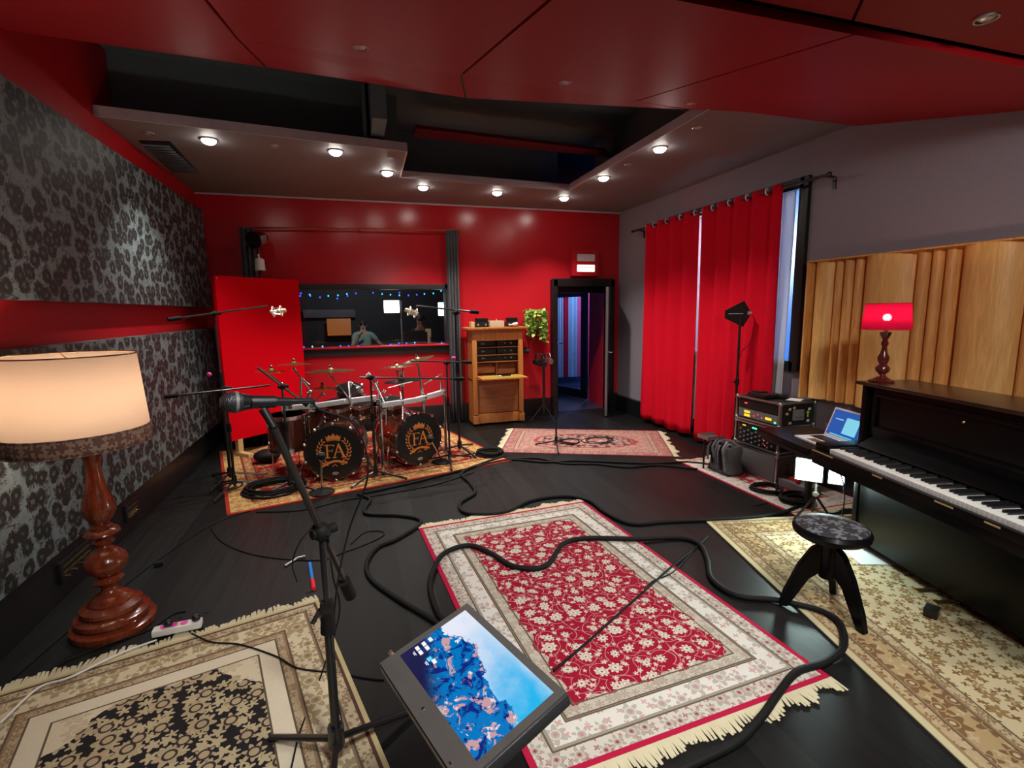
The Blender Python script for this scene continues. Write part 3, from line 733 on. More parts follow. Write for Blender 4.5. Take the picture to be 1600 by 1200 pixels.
m = MB(); m.lathe([(.304, 1.008), (.300, 1.09)], 56, T(lx, ly, 0), cap=False); o = part('trim_band', m, tm.m, t, 'brown woven braid along the lower edge'); s_ = o.modifiers.new('t', 'SOLIDIFY'); s_.thickness = .004
for zz, rr in ((1.463, .275), (1.090, .301), (1.010, .305)):
    m = MB(); m.torus(rr, .004, T(lx, ly, zz), 56, 6); part('edge_cord', m, M['brass'] if zz > 1.4 else tm.m, t)
m = MB(); m.cyl((lx, ly, 1.0), (lx, ly, 1.44), .006)
for k in range(3):
    a = k * 2 * PI / 3; m.cyl((lx, ly, 1.44), (lx + .27 * math.cos(a), ly + .27 * math.sin(a), 1.455), .003)
part('shade_holder', m, M['brass'], t)
m = MB(); m.ball((lx, ly, 1.20), .04); part('bulb', m, M['bulb'], t)
lamp('lamp_glow', 'POINT', (lx, ly, 1.24), 17, (1, .80, .63), .05, parent=t)
lx = lx0

# ------------------------------------------------------------------ floor cables
def cable(label, pts, r, px=True, z=None, mat='rubber', n=8, closed=False, name='cable', group=None, cat='cable'):
    P = []
    for p in pts:
        if px:
            zz = r + (p[2] if len(p) > 2 else (z or .001)); P.append(FL(p[0], p[1], zz))
        else: P.append(Vector(p))
    m = MB(); m.tube(smoothpts(P, n), r, 8)
    return single(name, m, M[mat], label, cat, group, ang=80)
R_ = .0105
cable('thick black cable snaking over the red rug and round past the stool',
      [(705, 985, .02), (683, 955), (672, 920), (676, 895), (690, 868, R_), (715, 855, R_), (740, 853, R_), (770, 866, R_), (800, 884, R_), (838, 888, R_), (860, 878, R_), (880, 850, R_), (915, 841, R_), (1000, 842, R_), (1060, 840), (1092, 850), (1105, 875), (1112, 905), (1150, 930), (1210, 937), (1240, 943, R_), (1285, 955, R_), (1313, 975, R_), (1318, 1010, R_ ), (1290, 1035), (1245, 1050, .006), (1215, 1085, .006), (1190, 1120, .006), (1150, 1160), (1080, 1195), (1000, 1235)], .017)
cable('thick black cable running from the drum rug to behind the monitor', [(560, 772), (578, 780), (570, 795), (575, 803), (620, 805), (652, 810), (655, 820), (620, 842), (590, 855), (573, 880), (580, 905), (620, 935), (665, 962), (700, 985)], .014)
cable('thick black cable curving along the far edge of the red rug to the stool', [(790, 712), (760, 722), (722, 738), (735, 755), (742, 770), (720, 785), (722, 798), (745, 803), (790, 800), (830, 782), (880, 775), (920, 782), (945, 800), (985, 818), (1040, 815), (1110, 812), (1180, 808), (1225, 800), (1250, 790)], .015)
cable('bundle cable along the near edge of the pink rug toward the rack cases', [(560, 772), (640, 755), (700, 740), (760, 725), (800, 718), (850, 722), (900, 720), (960, 722), (1020, 724), (1070, 722), (1110, 726), (1150, 735)], .012)
cable('second black cable beside the pink rug leading to the rack cases', [(700, 715), (745, 708), (780, 700), (790, 715), (840, 716), (880, 724), (930, 725), (980, 730), (1030, 727), (1090, 733)], .011)
cable('thin cable along the front edge of the drum rug', [(400, 800), (470, 797), (540, 781), (600, 772), (680, 757), (740, 738)], .006)
cable('thin cable crossing the floorboards left of the microphone stand', [(330, 825), (345, 845), (380, 862), (430, 872), (500, 875), (540, 862), (560, 855), (590, 842), (600, 835), (595, 830), (570, 832), (548, 850)], .004)
cable('thin cable along the left wall floorboards', [(20, 1060), (120, 975), (240, 880), (330, 820), (400, 795)], .004)
cable('thin cable from the power strip round the lamp foot', [(80, 1045), (110, 1030), (160, 1010), (230, 985), (270, 960), (290, 955)], .004)
cable('thin black cord from the power strip across the beige rug to the monitor', [(300, 990, .02), (330, 1003, R_), (375, 1007, R_), (430, 1025, R_), (460, 1042, R_), (490, 1048, R_), (530, 1052), (575, 1060), (600, 1062)], .004)
cable('white mains cord crossing the fringe of the beige rug', [(245, 1000, .006), (190, 1020, .012), (110, 1058, .014), (60, 1075, .014), (0, 1130, .014)], .005, mat='white')
cable('pair of thin cables running from the monitor over the red rug', [(865, 1048, R_), (910, 1010, R_), (960, 965, R_), (1005, 925, R_), (1050, 885, R_), (1085, 857, .002), (1105, 838, .002)], .0065)
cable('thin cable splitting off over the right border of the red rug', [(1005, 925, R_ + .012), (1020, 908, R_ + .004), (1050, 895, R_), (1075, 870, .002), (1100, 845, .002), (1110, 836)], .004)
cable('thin cable hanging down from the microphone stand to the rug', [(512, 835, .9), (520, 900, .6), (530, 960, .35), (500, 1060, R_), (470, 1140, R_), (455, 1200, R_)], .0035)
cable('thin cable on the floorboards beside the strip rug', [(1180, 790), (1215, 782), (1232, 772), (1250, 765)], .004)
# connectors on the red-rug cable
def coil(label, px, py, R, turns, r, z=.0, sq=1.0, seed=0, name='cable_coil'):
    c = FL(px, py, 0); rnd = random.Random(seed); P = []
    for k in range(turns * 18):
        a = k * 2 * PI / 18; rr = R * (1 + .12 * math.sin(a * .37 + seed) - .10 * (k // 18 % 3))
        P.append(Vector((c.x + rr * math.cos(a) + .015 * math.sin(k * .7), c.y + rr * sq * math.sin(a), z + r + (k // 18) * r * .8 + .003 * math.sin(a * 2))))
    m = MB(); m.tube(P, r, 7); return single(name, m, M['rubber'], label, 'cable', ang=80)
coil('large coil of black cable lying at the left front of the drum rug', 428, 768, .25, 7, .010, R_, .85, 1)
coil('coil of black cable on the floor between drum rug and pink rug', 765, 712, .15, 6, .010, R_, .95, 2)
coil('coil of black cable in front of the grey bag by the rack cases', 1130, 733, .14, 6, .011, 0, .9, 3)
coil('loose coil of black cable on the strip rug', 1198, 768, .13, 4, .009, R_, 1, 4)
coil('black cable coil at the near end of the strip rug', 1245, 786, .12, 5, .011, R_, 1, 5)
coil('small loop of cable at the left edge of the drum rug', 360, 762, .10, 2, .006, R_, 1, 6)
coil('tangle of thin cable on the right of the pink rug medallion', 935, 690, .19, 3, .005, R_, .8, 7)
coil('tangle of thin cable on the left of the pink rug medallion', 890, 692, .15, 3, .005, R_, .9, 8)

# ------------------------------------------------------------------ monitor lying tilted on its stand
A, B_, C_, D_ = Vector((.011, 1.468, .584)), Vector((.314, 1.562, .671)), Vector((.469, 1.065, .682)), Vector((.166, .972, .595))
u = (D_ - A).normalized(); v = (B_ - A).normalized(); nrm = u.cross(v).normalized(); v = nrm.cross(u).normalized()
Wm, Hm = .52, .33
MM = Matrix.Identity(4)
for i in range(3): MM[i][0] = u[i]; MM[i][1] = v[i]; MM[i][2] = nrm[i]; MM[i][3] = A[i]
t = thing('monitor', 'tilted flat computer screen with mountain wallpaper in the front foreground', 'monitor', (.24, 1.26, 0))
m = MB(); m.box((Wm / 2, Hm / 2, -.022), (Wm, Hm, .036), MM, bev=.008); part('casing', m, simple('dark_silver_casing', (.075, .075, .08), .32, metal=.5), t)
m = MB()
sx0, sx1, sy0, sy1 = .028, Wm - .028, .062, Hm - .026
for (x0, x1, y0, y1) in ((.004, Wm - .004, .004, sy0), (.004, Wm - .004, sy1, Hm - .004), (.004, sx0, sy0, sy1), (sx1, Wm - .004, sy0, sy1)):
    m.box(((x0 + x1) / 2, (y0 + y1) / 2, -.001), (x1 - x0, y1 - y0, .006), MM)
part('bezel', m, simple('bezel_grey', (.14, .135, .128), .3, metal=.5), t)
scm = Mat('screen_picture'); n = scm.nt.nodes.new('ShaderNodeTexCoord'); sp = scm.nt.nodes.new('ShaderNodeSeparateXYZ'); scm.nt.links.new(n.outputs['Generated'], sp.inputs[0])
X = S(scm.nt, sp.outputs[0]); Y = S(scm.nt, sp.outputs[1]); gv = scm.comb(X * 1.5, Y)
n1 = scm.noise(gv, 3.2, 5, .6); n2 = scm.noise(gv, 6, 5, .62, .8); n3 = scm.noise(scm.comb(X * 2.4, Y * 1.2), 4, 5, .65, 1.5)
sky = scm.mix((X * .9 + Y * .5 + n1 * .7).step(.75, 1.6), (.86, .88, 1), (.02, .50, .92)); sky = scm.mix((Y + n1 * .3).step(1.0, 1.35), sky, (.85, .90, 1))
ridge = (X - .08).ab() * .25 * 1.0
ridge = (((X - .34).ab() * -.45) + .74).mx(((X - .85).ab() * -.8) + .60) + (n2 - .5) * .34 + (n1 - .5) * .3
mt_ = scm.mix(n3.step(.42, .50), (.004, .02, .22), (.0, .20, .58)); mt_ = scm.mix(n2.gt(.58), mt_, (.62, .36, .40)); mt_ = scm.mix((n2 * .5 + n3 * .5).gt(.60), mt_, (.85, .78, .84))
mt_ = scm.mix(((X * .7) + Y).step(.55, .25), mt_, (.012, .012, .07))
pic = scm.mix(Y.lt(ridge), sky, mt_)
scm.nt.links.new(pic, scm.b.inputs['Emission Color']); scm.b.inputs['Emission Strength'].default_value = 1.0; scm.b.inputs['Base Color'].default_value = (0, 0, 0, 1); scm.b.inputs['Roughness'].default_value = .15
# screen mesh is built in its own plane so the picture follows it
sc = MB(); sc.box(((sx1 - sx0) / 2, (sy1 - sy0) / 2, 0), (sx1 - sx0, sy1 - sy0, .002))
so = link('screen', sc, scm.m, smooth=False); so.parent = t; so.matrix_local = T(*(-t.location)) @ MM @ T(sx0, sy0, .0005)
def onscr(m, x, y, w_, h_, z=.0032): m.box((sx0 + x, sy0 + y, z), (w_, h_, .0008), MM, bev=.0)
for i, (x, y) in enumerate(((.022, .052), (.022, .075), (.046, .052), (.046, .075), (.022, .098), (.112, .066))):
    m = MB(); onscr(m, x, y, .019, .011); part('icon', m, M['iconwhite'], t, 'small white desktop icon')
m = MB(); onscr(m, .092, .060, .016, .014); part('icon', m, M['iconcyan'], t, 'small cyan desktop icon')
for (x, y) in ((.034, .038), (.100, .048)):
    m = MB(); onscr(m, x, y, .020, .002); onscr(m, x, y - .004, .014, .002); part('icon_caption', m, M['iconwhite'], t)
m = MB(); m.lathe([(0, 0), (.005, 0), (.005, .0012), (0, .0012)], 16, MM @ T(Wm / 2, .032, .002)); part('badge', m, M['chrome'], t)
m = MB(); m.box((.45, .014, .0025), (.012, .004, .001), MM); part('power_button', m, M['chrome'], t)
cc = MM @ Vector((Wm / 2, Hm / 2, -.04)); ft = Vector((cc.x - .05, cc.y + .02, .012))
m = MB(); m.box((cc.x, cc.y, cc.z - .01), (.16, .16, .03), None, .008); part('mount_plate', m, M['black'], t)
m = MB(); m.tube([(cc.x, cc.y, cc.z), (cc.x - .03, cc.y + .01, .45), (cc.x - .05, cc.y + .02, .02)], .024, 12); part('pole', m, M['blackmetal'], t)
for a in (.5, 2.6, 4.7):
    m = MB(); m.tube([(ft.x, ft.y, .20), (ft.x + .26 * math.cos(a), ft.y + .26 * math.sin(a), .022)], .011, 8); part('leg', m, M['blackmetal'], t)
m = MB(); m.cyl(MM @ Vector((-.0, .05, -.02)), MM @ Vector((-.04, .05, -.02)), .007); part('cable_plug', m, M['chrome'], t)

# ------------------------------------------------------------------ microphone stands
def mic_stand(label, base, h, b0, b1, legs=.28, rz=.3, round_=False, group=None, r=.010, counter=True, name='microphone_stand', mat='blackmetal', lab=None):
    """pole from base to the clutch at height h; boom b0 (free end) to b1 (tail) through the clutch"""
    x, y = base[0], base[1]; z0 = base[2] if len(base) > 2 else 0.0
    t = thing(name, label, 'microphone stand', (x, y, z0), group=group); K = M[mat]
    cl = Vector((x, y, h))
    if round_:
        m = MB(); m.lathe([(0, 0), (.125, 0), (.13, .01), (.12, .022), (.03, .034), (.02, .06), (0, .06)], 28, T(x, y, z0)); part('round_base', m, K, t)
    else:
        for k in range(3):
            a = rz + k * 2 * PI / 3
            m = MB(); m.tube([(x, y, z0 + .09), (x + legs * math.cos(a), y + legs * math.sin(a), z0 + .014)], r * .9, 8)
            m.ball((x + legs * math.cos(a), y + legs * math.sin(a), z0 + .013), .013, 10); part('leg', m, K, t)
        m = MB(); m.cyl((x, y, z0 + .06), (x, y, z0 + .14), r * 2.1, seg=14); part('leg_hub', m, K, t)
    m = MB(); m.cyl((x, y, z0 + .04), (x, y, z0 + (h - z0) * .62), r * 1.15, seg=12); m.cyl((x, y, z0 + (h - z0) * .6), cl, r * .8, seg=10); part('pole', m, K, t)
    m = MB(); m.cyl((x, y, z0 + (h - z0) * .58), (x, y, z0 + (h - z0) * .66), r * 2.0, r * 1.6, 14); part('height_clamp', m, M['rubber'], t)
    if b0 is not None:
        m = MB(); m.cyl(b0, b1, r * .8, seg=10); part('boom', m, K, t)
        m = MB(); m.ball(cl, r * 2.4, 12); m.cyl(cl + Vector((-.03, -.02, 0)), cl + Vector((.045, .03, .0)), r * 1.2); part('boom_clamp', m, M['rubber'], t)
        if counter:
            d = (Vector(b1) - Vector(b0)).normalized(); m = MB(); m.cyl(Vector(b1) - d * .01, Vector(b1) + d * .09, r * 1.7, seg=12); part('counterweight', m, M['rubber'], t)
    return t
def handheld_mic(label, tip, tail, s=1.0, name='microphone', boot=True):
    tip, tail = Vector(tip), Vector(tail); d = tail - tip; L = d.length; q = d.to_track_quat('Z', 'Y').to_matrix().to_4x4(); MT = T(*tip) @ q
    t = thing(name, label, 'microphone', tip)
    m = MB(); m.lathe([(0, 0), (.014 * s, .002), (.024 * s, .012 * s), (.029 * s, .028 * s), (.029 * s, .042 * s), (.025 * s, .055 * s)], 24, MT)
    gr = Mat('mic_grille'); gr.col((.05, .05, .055)); gr.b.inputs['Metallic'].default_value = .6; gr.b.inputs['Roughness'].default_value = .45; gr.obj(); v_ = gr.vor(gr.v, 260); gr.bump(S(gr.nt, v_.outputs['Distance']), .6, .002)
    part('grille', m, gr.m, t)
    m = MB(); m.lathe([(.0295 * s, .036 * s), (.0305 * s, .040 * s), (.0295 * s, .044 * s)], 24, MT, cap=False); part('grille_band', m, M['greymetal'], t)
    m = MB(); m.lathe([(.025 * s, .055 * s), (.018 * s, .085 * s), (.016 * s, .10 * s), (.0115 * s, L), (0, L)], 20, MT); part('body', m, M['blackmetal'], t)
    m = MB(); m.lathe([(.0095, L), (.0095, L + .05), (.006, L + .07), (0, L + .07)], 14, MT); part('connector', m, M['blackmetal'], t)
    return t
mb_ = Vector(PY(515, 1172, 1.86)); bx, by = FL(527, 1172, .05).x, FL(527, 1172, .05).y
hcl = PY(510, 830, by).z
clx = Vector((bx, by, hcl)); b0 = PY(428, 668, by - .20); b1 = clx + (clx - b0).normalized() * .30
t = mic_stand('tall black boom microphone stand in the left foreground', (bx, by, RT), hcl, b0, b1, legs=.30, rz=.45, r=.014)
m = MB(); m.box((bx, by, .62), (.045, .035, .05), None, .006); m.tube([(bx - .02, by, .62), (bx - .05, by - .02, .58)], .008, 6); part('cable_clip', m, M['black'], t)
m = MB(); m.tube(smoothpts([clx + Vector((-.02, 0, .03)), clx + Vector((-.07, -.02, -.02)), clx + Vector((-.10, 0, -.10)), clx + Vector((-.09, 0, -.17))], 6), .0025, 6); part('cable_tie', m, M['rubber'], t)
tip = PY(343, 629, b0.y - .02); tail = PY(455, 627, b0.y + .05)
handheld_mic('black vocal microphone held level at the top of the foreground boom stand', tip, tail, 1.02)
mid = PY(410, 628, b0.y + .01)
m = MB(); m.cyl(b0, mid - Vector((0, 0, .02)), .010, .013, 14); m.cyl(mid - (tail - tip).normalized() * .03, mid + (tail - tip).normalized() * .035, .0195, .018, 18, cap=True); part('microphone_clip', m, M['black'], t)
cable('thin microphone cable falling from the foreground microphone', [tuple(tail + (tail - tip).normalized() * .06), tuple(PY(500, 640, b0.y + .08)), tuple(PY(555, 665, b0.y + .1)), tuple(PY(575, 740, b0.y + .14)), tuple(PY(545, 830, by + .02)), tuple(PY(525, 930, by)), tuple(PY(520, 1050, by + .02)), tuple(FL(535, 1130, RT + .01))], .0032, px=False)

# black stand in front of the pink rug
c = FL(869, 700, RT)
mic_stand('slim straight black microphone stand standing on the pink rug', (c.x, c.y, RT), PY(868, 585, c.y).z, None, None, legs=.27, rz=.23, r=.010)

# overhead microphones at the drum kit
def shock_mic(label, c, d):
    c = Vector(c); t = thing('studio_microphone', label, 'microphone', c)
    d = Vector(d).normalized(); q = d.to_track_quat('Z', 'Y').to_matrix().to_4x4(); MT = T(*c) @ q
    m = MB(); m.lathe([(0, -.07), (.018, -.068), (.024, -.05), (.024, .01), (.02, .015), (.02, .08), (.012, .09), (0, .09)], 20, MT); part('body', m, simple('champagne_metal', (.60, .52, .36), .3, metal=.7) if 'champagne_metal' not in bpy.data.materials else bpy.data.materials['champagne_metal'], t)
    for zz in (-.02, .055):
        m = MB(); m.torus(.052, .0045, MT @ T(0, 0, zz), 24, 6); part('shock_ring', m, M['alu'], t)
    m = MB()
    for k in range(8):
        a = k * PI / 4; p = MT @ Vector((.052 * math.cos(a), .052 * math.sin(a), -.02)); q_ = MT @ Vector((.03 * math.cos(a + .4), .03 * math.sin(a + .4), .055 if k % 2 else -.02)); m.cyl(p, q_, .002, seg=5)
    part('elastic', m, M['silver'], t)
    m = MB(); m.cyl(MT @ Vector((.05, 0, .02)), MT @ Vector((.085, 0, .03)), .008); part('swivel', m, M['alu'], t)
    return t
Yl = 5.75; g0 = PY(418, 478, Yl); g1 = PY(280, 497, 5.3); cx_ = PY(335, 490, 5.48)
t = mic_stand('black boom stand over the left of the drum kit, against the left wall panels', (cx_.x, cx_.y, 0), cx_.z, g0, g1, legs=.32, rz=.2, r=.012)
shock_mic('champagne studio microphone in a shock mount before the red panel', PY(436, 486, Yl), (-1, .1, -.1))
Yr = 5.7; cx_ = PY(712, 489, Yr)
t = mic_stand('tall black boom stand right of the drum kit, before the grey curtain', (cx_.x, cx_.y, 0), cx_.z, PY(650, 478, Yr), PY(736, 487, Yr), legs=.34, rz=.9, r=.013)
shock_mic('champagne studio microphone in a shock mount before the control room window', PY(642, 487, Yr), (1, .1, -.35))
m = MB(); m.ball(PY(709, 559, Yr - .03), .022, 10, (1.2, 1, .8)); part('tape_wrap', m, M['pink'], t, 'bright pink tape')
Y = 5.3; cx_ = PY(698, 567, Y)
mic_stand('black boom stand reaching left over the right cymbals, arm level', (cx_.x, cx_.y, RT), cx_.z, PY(640, 564, Y), PY(724, 566, Y), legs=.28, rz=.4, r=.010)
Y = 5.0; cx_ = PY(579, 592, Y)
mic_stand('black boom stand standing between the two bass drums', (cx_.x, cx_.y, RT), PY(579, 590, Y).z, PY(562, 590, Y), PY(712, 592, Y + .1), legs=.30, rz=-.35, r=.012)
Y = 4.95; cx_ = PY(441, 604, Y)
mic_stand('black boom stand rising at the left front of the drum rug', (PY(441, 604, Y).x, Y, RT), PY(441, 604, Y).z, PY(402, 574, Y), PY(468, 624, Y), legs=.28, rz=-.5, r=.013)
Y = 5.15; cx_ = PY(352, 606, Y)
t = mic_stand('black boom stand with pink tape in the dark left corner', (cx_.x, Y, RT), PY(330, 608, Y).z, PY(422, 602, Y), PY(276, 618, Y - .2), legs=.32, rz=.2, r=.011)
m = MB(); m.ball(PY(327, 585, Y), .02, 10); part('tape_wrap', m, M['pink'], t, 'bright pink tape')
def kick_stand(label, px, py, mx, my, Y):
    b = FL(px, py, RT)
    t = thing('kick_microphone_stand', label, 'microphone stand', b)
    m = MB(); m.lathe([(0, 0), (.11, 0), (.115, .01), (.10, .02), (.02, .03), (0, .03)], 24, T(*b)); part('round_base', m, M['rubber'], t)
    top = PY(mx, my, Y); m = MB(); m.cyl(b + Vector((0, 0, .02)), top, .008); part('pole', m, M['chrome'], t, 'chrome pole')
    k = thing('kick_microphone', label.replace('low stand', 'egg-shaped microphone').replace('with round base ', ''), 'microphone', top)
    d = Vector((top.x, top.y, 0)).normalized(); q = d.to_track_quat('Z', 'Y').to_matrix().to_4x4()
    m = MB(); m.lathe([(0, -.05), (.02, -.045), (.035, -.02), (.036, .02), (.026, .045), (0, .05)], 20, T(*top) @ q); part('body', m, M['rubber'], k)
    m = MB(); m.lathe([(.0365, .0), (.038, .008), (.0365, .016)], 20, T(*top) @ q, cap=False); part('grille_band', m, M['greymetal'], k)
kick_stand('black low stand with round base in front of the left bass drum', 503, 770, 502, 713, 4.72)
kick_stand('black low stand with round base in front of the right bass drum', 691, 722, 672, 686, 4.98)

# ------------------------------------------------------------------ drum kit
def drumshell(t, r, L, MT, lugs=8, hoop='hoopwood', face=None):
    m = MB(); m.lathe([(r, .02), (r, L - .02)], 48, MT, cap=False); part('shell', m, M['shellwood'], t)
    for z0 in (0, L - .035):
        m = MB(); m.lathe([(r + .004, z0), (r + .020, z0), (r + .020, z0 + .035), (r + .004, z0 + .035), (r + .004, z0)], 48, MT, cap=False); part('hoop', m, M[hoop] if z0 == 0 or hoop != 'hoopwood' else M['chrome'], t)
    for k in range(lugs):
        a = 2 * PI * (k + .5) / lugs; c_, s_ = math.cos(a), math.sin(a)
        m = MB(); m.cyl(MT @ Vector(((r + .02) * c_, (r + .02) * s_, .0)), MT @ Vector(((r + .02) * c_, (r + .02) * s_, L)), .0035, seg=6)
        for zz in (L * .25, L * .75): m.ball((0, 0, 0), .014, 10, (1, 1, 1.5), MT @ T((r + .014) * c_, (r + .014) * s_, zz))
        for zz in (.0, L): m.ball((0, 0, 0), .012, 8, (1.2, 1.2, .8), MT @ T((r + .022) * c_, (r + .022) * s_, zz))
        part('lug', m, M['chrome'], t)
def emblem_parts(t, s, MT):
    """crown, laurel wreath, serif letters FA, ribbon, crossed sticks; drawn in the head's plane (x right, y up)"""
    def pr(mb, poly): mb.prism([(x * s, y * s) for x, y in poly], .002, MT)
    m = MB()
    # F
    pr(m, [(-.46, -.34), (-.20, -.34), (-.20, -.30), (-.27, -.29), (-.27, .33), (-.35, .33), (-.35, -.29), (-.46, -.30)])
    pr(m, [(-.46, .31), (.02, .31), (.02, .22), (-.01, .22), (-.04, .275), (-.46, .275)])
    pr(m, [(-.28, .035), (-.06, .035), (-.06, .095), (-.09, .095), (-.09, .015), (-.06, -.05), (-.09, -.05), (-.11, .0), (-.28, .0)])
    # A
    pr(m, [(.20, .36), (.25, .36), (.50, -.30), (.56, -.31), (.56, -.34), (.32, -.34), (.32, -.31), (.39, -.30), (.19, .24)])
    pr(m, [(.20, .36), (.22, .26), (.03, -.30), (.10, -.31), (.10, -.34), (-.08, -.34), (-.08, -.31), (-.02, -.30)])
    pr(m, [(.07, -.08), (.34, -.08), (.34, -.045), (.08, -.045)])
    part('letters', m, M['orange'], t, 'orange serif letters FA', world=False, smooth=False)
    m = MB()
    pr(m, [(-.30, .52), (-.36, .74), (-.27, .68), (-.20, .80), (-.12, .71), (0, .86), (.12, .71), (.20, .80), (.27, .68), (.36, .74), (.30, .52), (.15, .56), (0, .575), (-.15, .56)])
    pr(m, [(-.30, .47), (-.15, .51), (0, .525), (.15, .51), (.30, .47), (.30, .50), (.15, .54), (0, .555), (-.15, .54), (-.30, .50)])
    part('crown', m, M['orange'], t, 'orange printed crown', world=False, smooth=False)
    for sd in (-1, 1):
        m = MB()
        for k in range(9):
            a = math.radians(-62 + k * 13.5); 
            for off in (.055, -.055):
                cx_, cy_ = .70 * math.cos(a), .70 * math.sin(a) * 1.0
                ta = a + PI / 2 + (-.55 if off > 0 else .55)
                px_, py_ = cx_ + off * math.cos(a) * 1.2, cy_ + off * math.sin(a) * 1.2
                lf = []
                for q in range(10):
                    w_ = q / 10 * 2 * PI; ex, ey = .085 * math.cos(w_), .030 * math.sin(w_)
                    lf.append((px_ + ex * math.cos(ta) - ey * math.sin(ta), py_ + ex * math.sin(ta) + ey * math.cos(ta)))
                if sd < 0: lf = [(-x, y) for x, y in lf][::-1]
                pr(m, lf)
        part('laurel_branch', m, M['orange'], t, 'orange printed laurel branch', world=False, smooth=False)
    m = MB(); up, lo = [], []
    for k in range(17):
        u_ = -1 + k / 8; yy = -.60 + .10 * math.cos(u_ * 2.2) + .05 * u_; up.append((u_ * .56, yy + .05)); lo.append((u_ * .56, yy - .06))
    pr(m, lo + [(.60, lo[-1][1] + .09)] + up[::-1] + [(-.60, lo[0][1] + .05)])
    part('ribbon', m, M['orange'], t, 'orange printed ribbon', world=False, smooth=False)
    m = MB(); pr(m, [(-.13, -.76), (-.10, -.77), (.02, -.65), (0, -.64)]); pr(m, [(.13, -.76), (.10, -.77), (-.02, -.65), (0, -.64)]); part('crossed_sticks', m, M['orange'], t, world=False, smooth=False)
def bass_drum(label, c, yaw):
    t = thing('bass_drum', label, 'drum', (c[0], c[1], 0), yaw)
    MT = T(0, 0, c[2]) @ RX(-PI / 2)          # local z of the lathe runs to +Y (away from the viewer)
    MT = T(0, 0, c[2]) @ RX(-PI / 2)
    r = .268; L = .46
    def P(name, mb, mat, lab=None): return part(name, mb, mat, t, lab, world=False)
    m = MB(); m.lathe([(r, .02), (r, L - .02)], 56, MT, cap=False); P('shell', m, M['shellwood'])
    for z0, mt_ in ((0, 'hoopwood'), (L - .02, 'chrome')):
        m = MB(); dz = .032 if z0 == 0 else .02; m.lathe([(r - .008, z0), (r + .017, z0), (r + .017, z0 + dz), (r - .008, z0 + dz), (r - .008, z0)], 56, MT, cap=False); P('hoop', m, M[mt_])
    m = MB(); m.lathe([(0, -.002), (r - .006, -.002), (r - .004, .006), (0, .006)], 56, MT); P('drum_head', m, simple('black_drum_head', (.012, .012, .013), .35) if 'black_drum_head' not in bpy.data.materials else bpy.data.materials['black_drum_head'])
    for k in range(10):
        a = 2 * PI * (k + .5) / 10; c_, s_ = math.cos(a), math.sin(a); m = MB()
        m.cyl(MT @ Vector(((r + .024) * c_, (r + .024) * s_, -.006)), MT @ Vector(((r + .024) * c_, (r + .024) * s_, L * .38)), .004, seg=6)
        m.ball((0, 0, 0), .016, 10, (1.1, 1.1, .8), MT @ T((r + .016) * c_, (r + .016) * s_, -.004))
        m.ball((0, 0, 0), .014, 10, (1, 1, 1.8), MT @ T((r + .014) * c_, (r + .014) * s_, L * .38)); P('claw', m, M['chrome'])
    for sx in (-1, 1):
        m = MB(); m.tube([(sx * (r + .005), .16, c[2] - .06), (sx * (r + .05), .10, c[2] - .15), (sx * (r + .11), .0, .02)], .013, 8); m.ball((sx * (r + .11), .0, .018), .015, 10); P('spur', m, M['chrome'])
    E = T(0, -.004, c[2] + .012) @ RX(PI / 2)
    emblem_parts(t, .205, E)
    m = MB(); m.lathe([(0, 0), (.032, 0), (.032, .002), (0, .002)], 28, T(.0, -.005, c[2] - r * .80) @ RX(PI / 2) @ Matrix.Diagonal((1.0, .48, 1, 1))); P('maker_badge', m, M['silver'])
    m = MB()
    for k in range(7): m.box((-.021 + k * .007, -.0085, c[2] - r * .80), (.0035, .001, .010))
    P('badge_lettering', m, M['black'])
    return t
b = PY(522, 705, 5.10); bass_drum('left bass drum with black head and orange FA crest', (b.x, b.y, .292 + RT), math.radians(-6))
b = PY(655, 686, 5.32); bass_drum('right bass drum with black head and orange FA crest, angled to the right', (b.x, b.y, .292 + RT), math.radians(24))
def tom(label, px, py, Y, r, h, tilt=0, rz=0, legs=False):
    c = PY(px, py, Y); z0 = c.z - h / 2
    t = thing('floor_tom' if legs else 'rack_tom', label, 'drum', (c.x, c.y, RT if legs else z0))
    MT = T(c.x, c.y, z0) @ RZ(rz) @ T(0, 0, h / 2) @ RX(tilt) @ T(0, 0, -h / 2)
    drumshell(t, r, h, MT, 6, 'chrome')
    m = MB(); m.lathe([(0, h + .001), (r + .003, h + .001)], 36, MT); part('drum_head', m, bpy.data.materials['black_drum_head'], t)
    if legs:
        for k in range(3):
            a = .5 + k * 2 * PI / 3; p = Vector((c.x + (r + .03) * math.cos(a), c.y + (r + .03) * math.sin(a), 0))
            m = MB(); m.tube([p + Vector((0, 0, z0 + h * .6)), p + Vector((0, 0, .03 + RT))], .006, 8); m.ball(p + Vector((0, 0, .02 + RT)), .013, 8); part('leg', m, M['chrome'], t)
    return t
tom('large dark floor tom at the left end of the kit', 450, 674, 5.45, .18, .36, legs=True)
tom('reddish-brown floor tom just left of the left bass drum', 485, 659, 5.74, .145, .34, legs=True)
tom('dark rack tom behind the left part of the silver bar', 528, 641, 5.52, .135, .15, .25)
tom('small dark rack tom hanging above the left bass drum', 562, 636, 5.58, .125, .15, .3)
tom('reddish-brown rack tom right of the middle stand', 547, 620, 5.75, .13, .22, .3)
tom('chrome-trimmed rack tom behind the right part of the bar', 612, 636, 5.65, .125, .15, .3)
t = thing('snare_drum', 'chrome-rimmed snare drum between the two bass drums', 'drum', PY(598, 640, 5.95))
c = PY(598, 640, 5.95); drumshell(t, .17, .14, T(c.x, c.y, c.z - .07), 8, 'chrome'); m = MB(); m.lathe([(0, .142), (.172, .142)], 36, T(c.x, c.y, c.z - .07)); part('drum_head', m, bpy.data.materials['black_drum_head'], t)
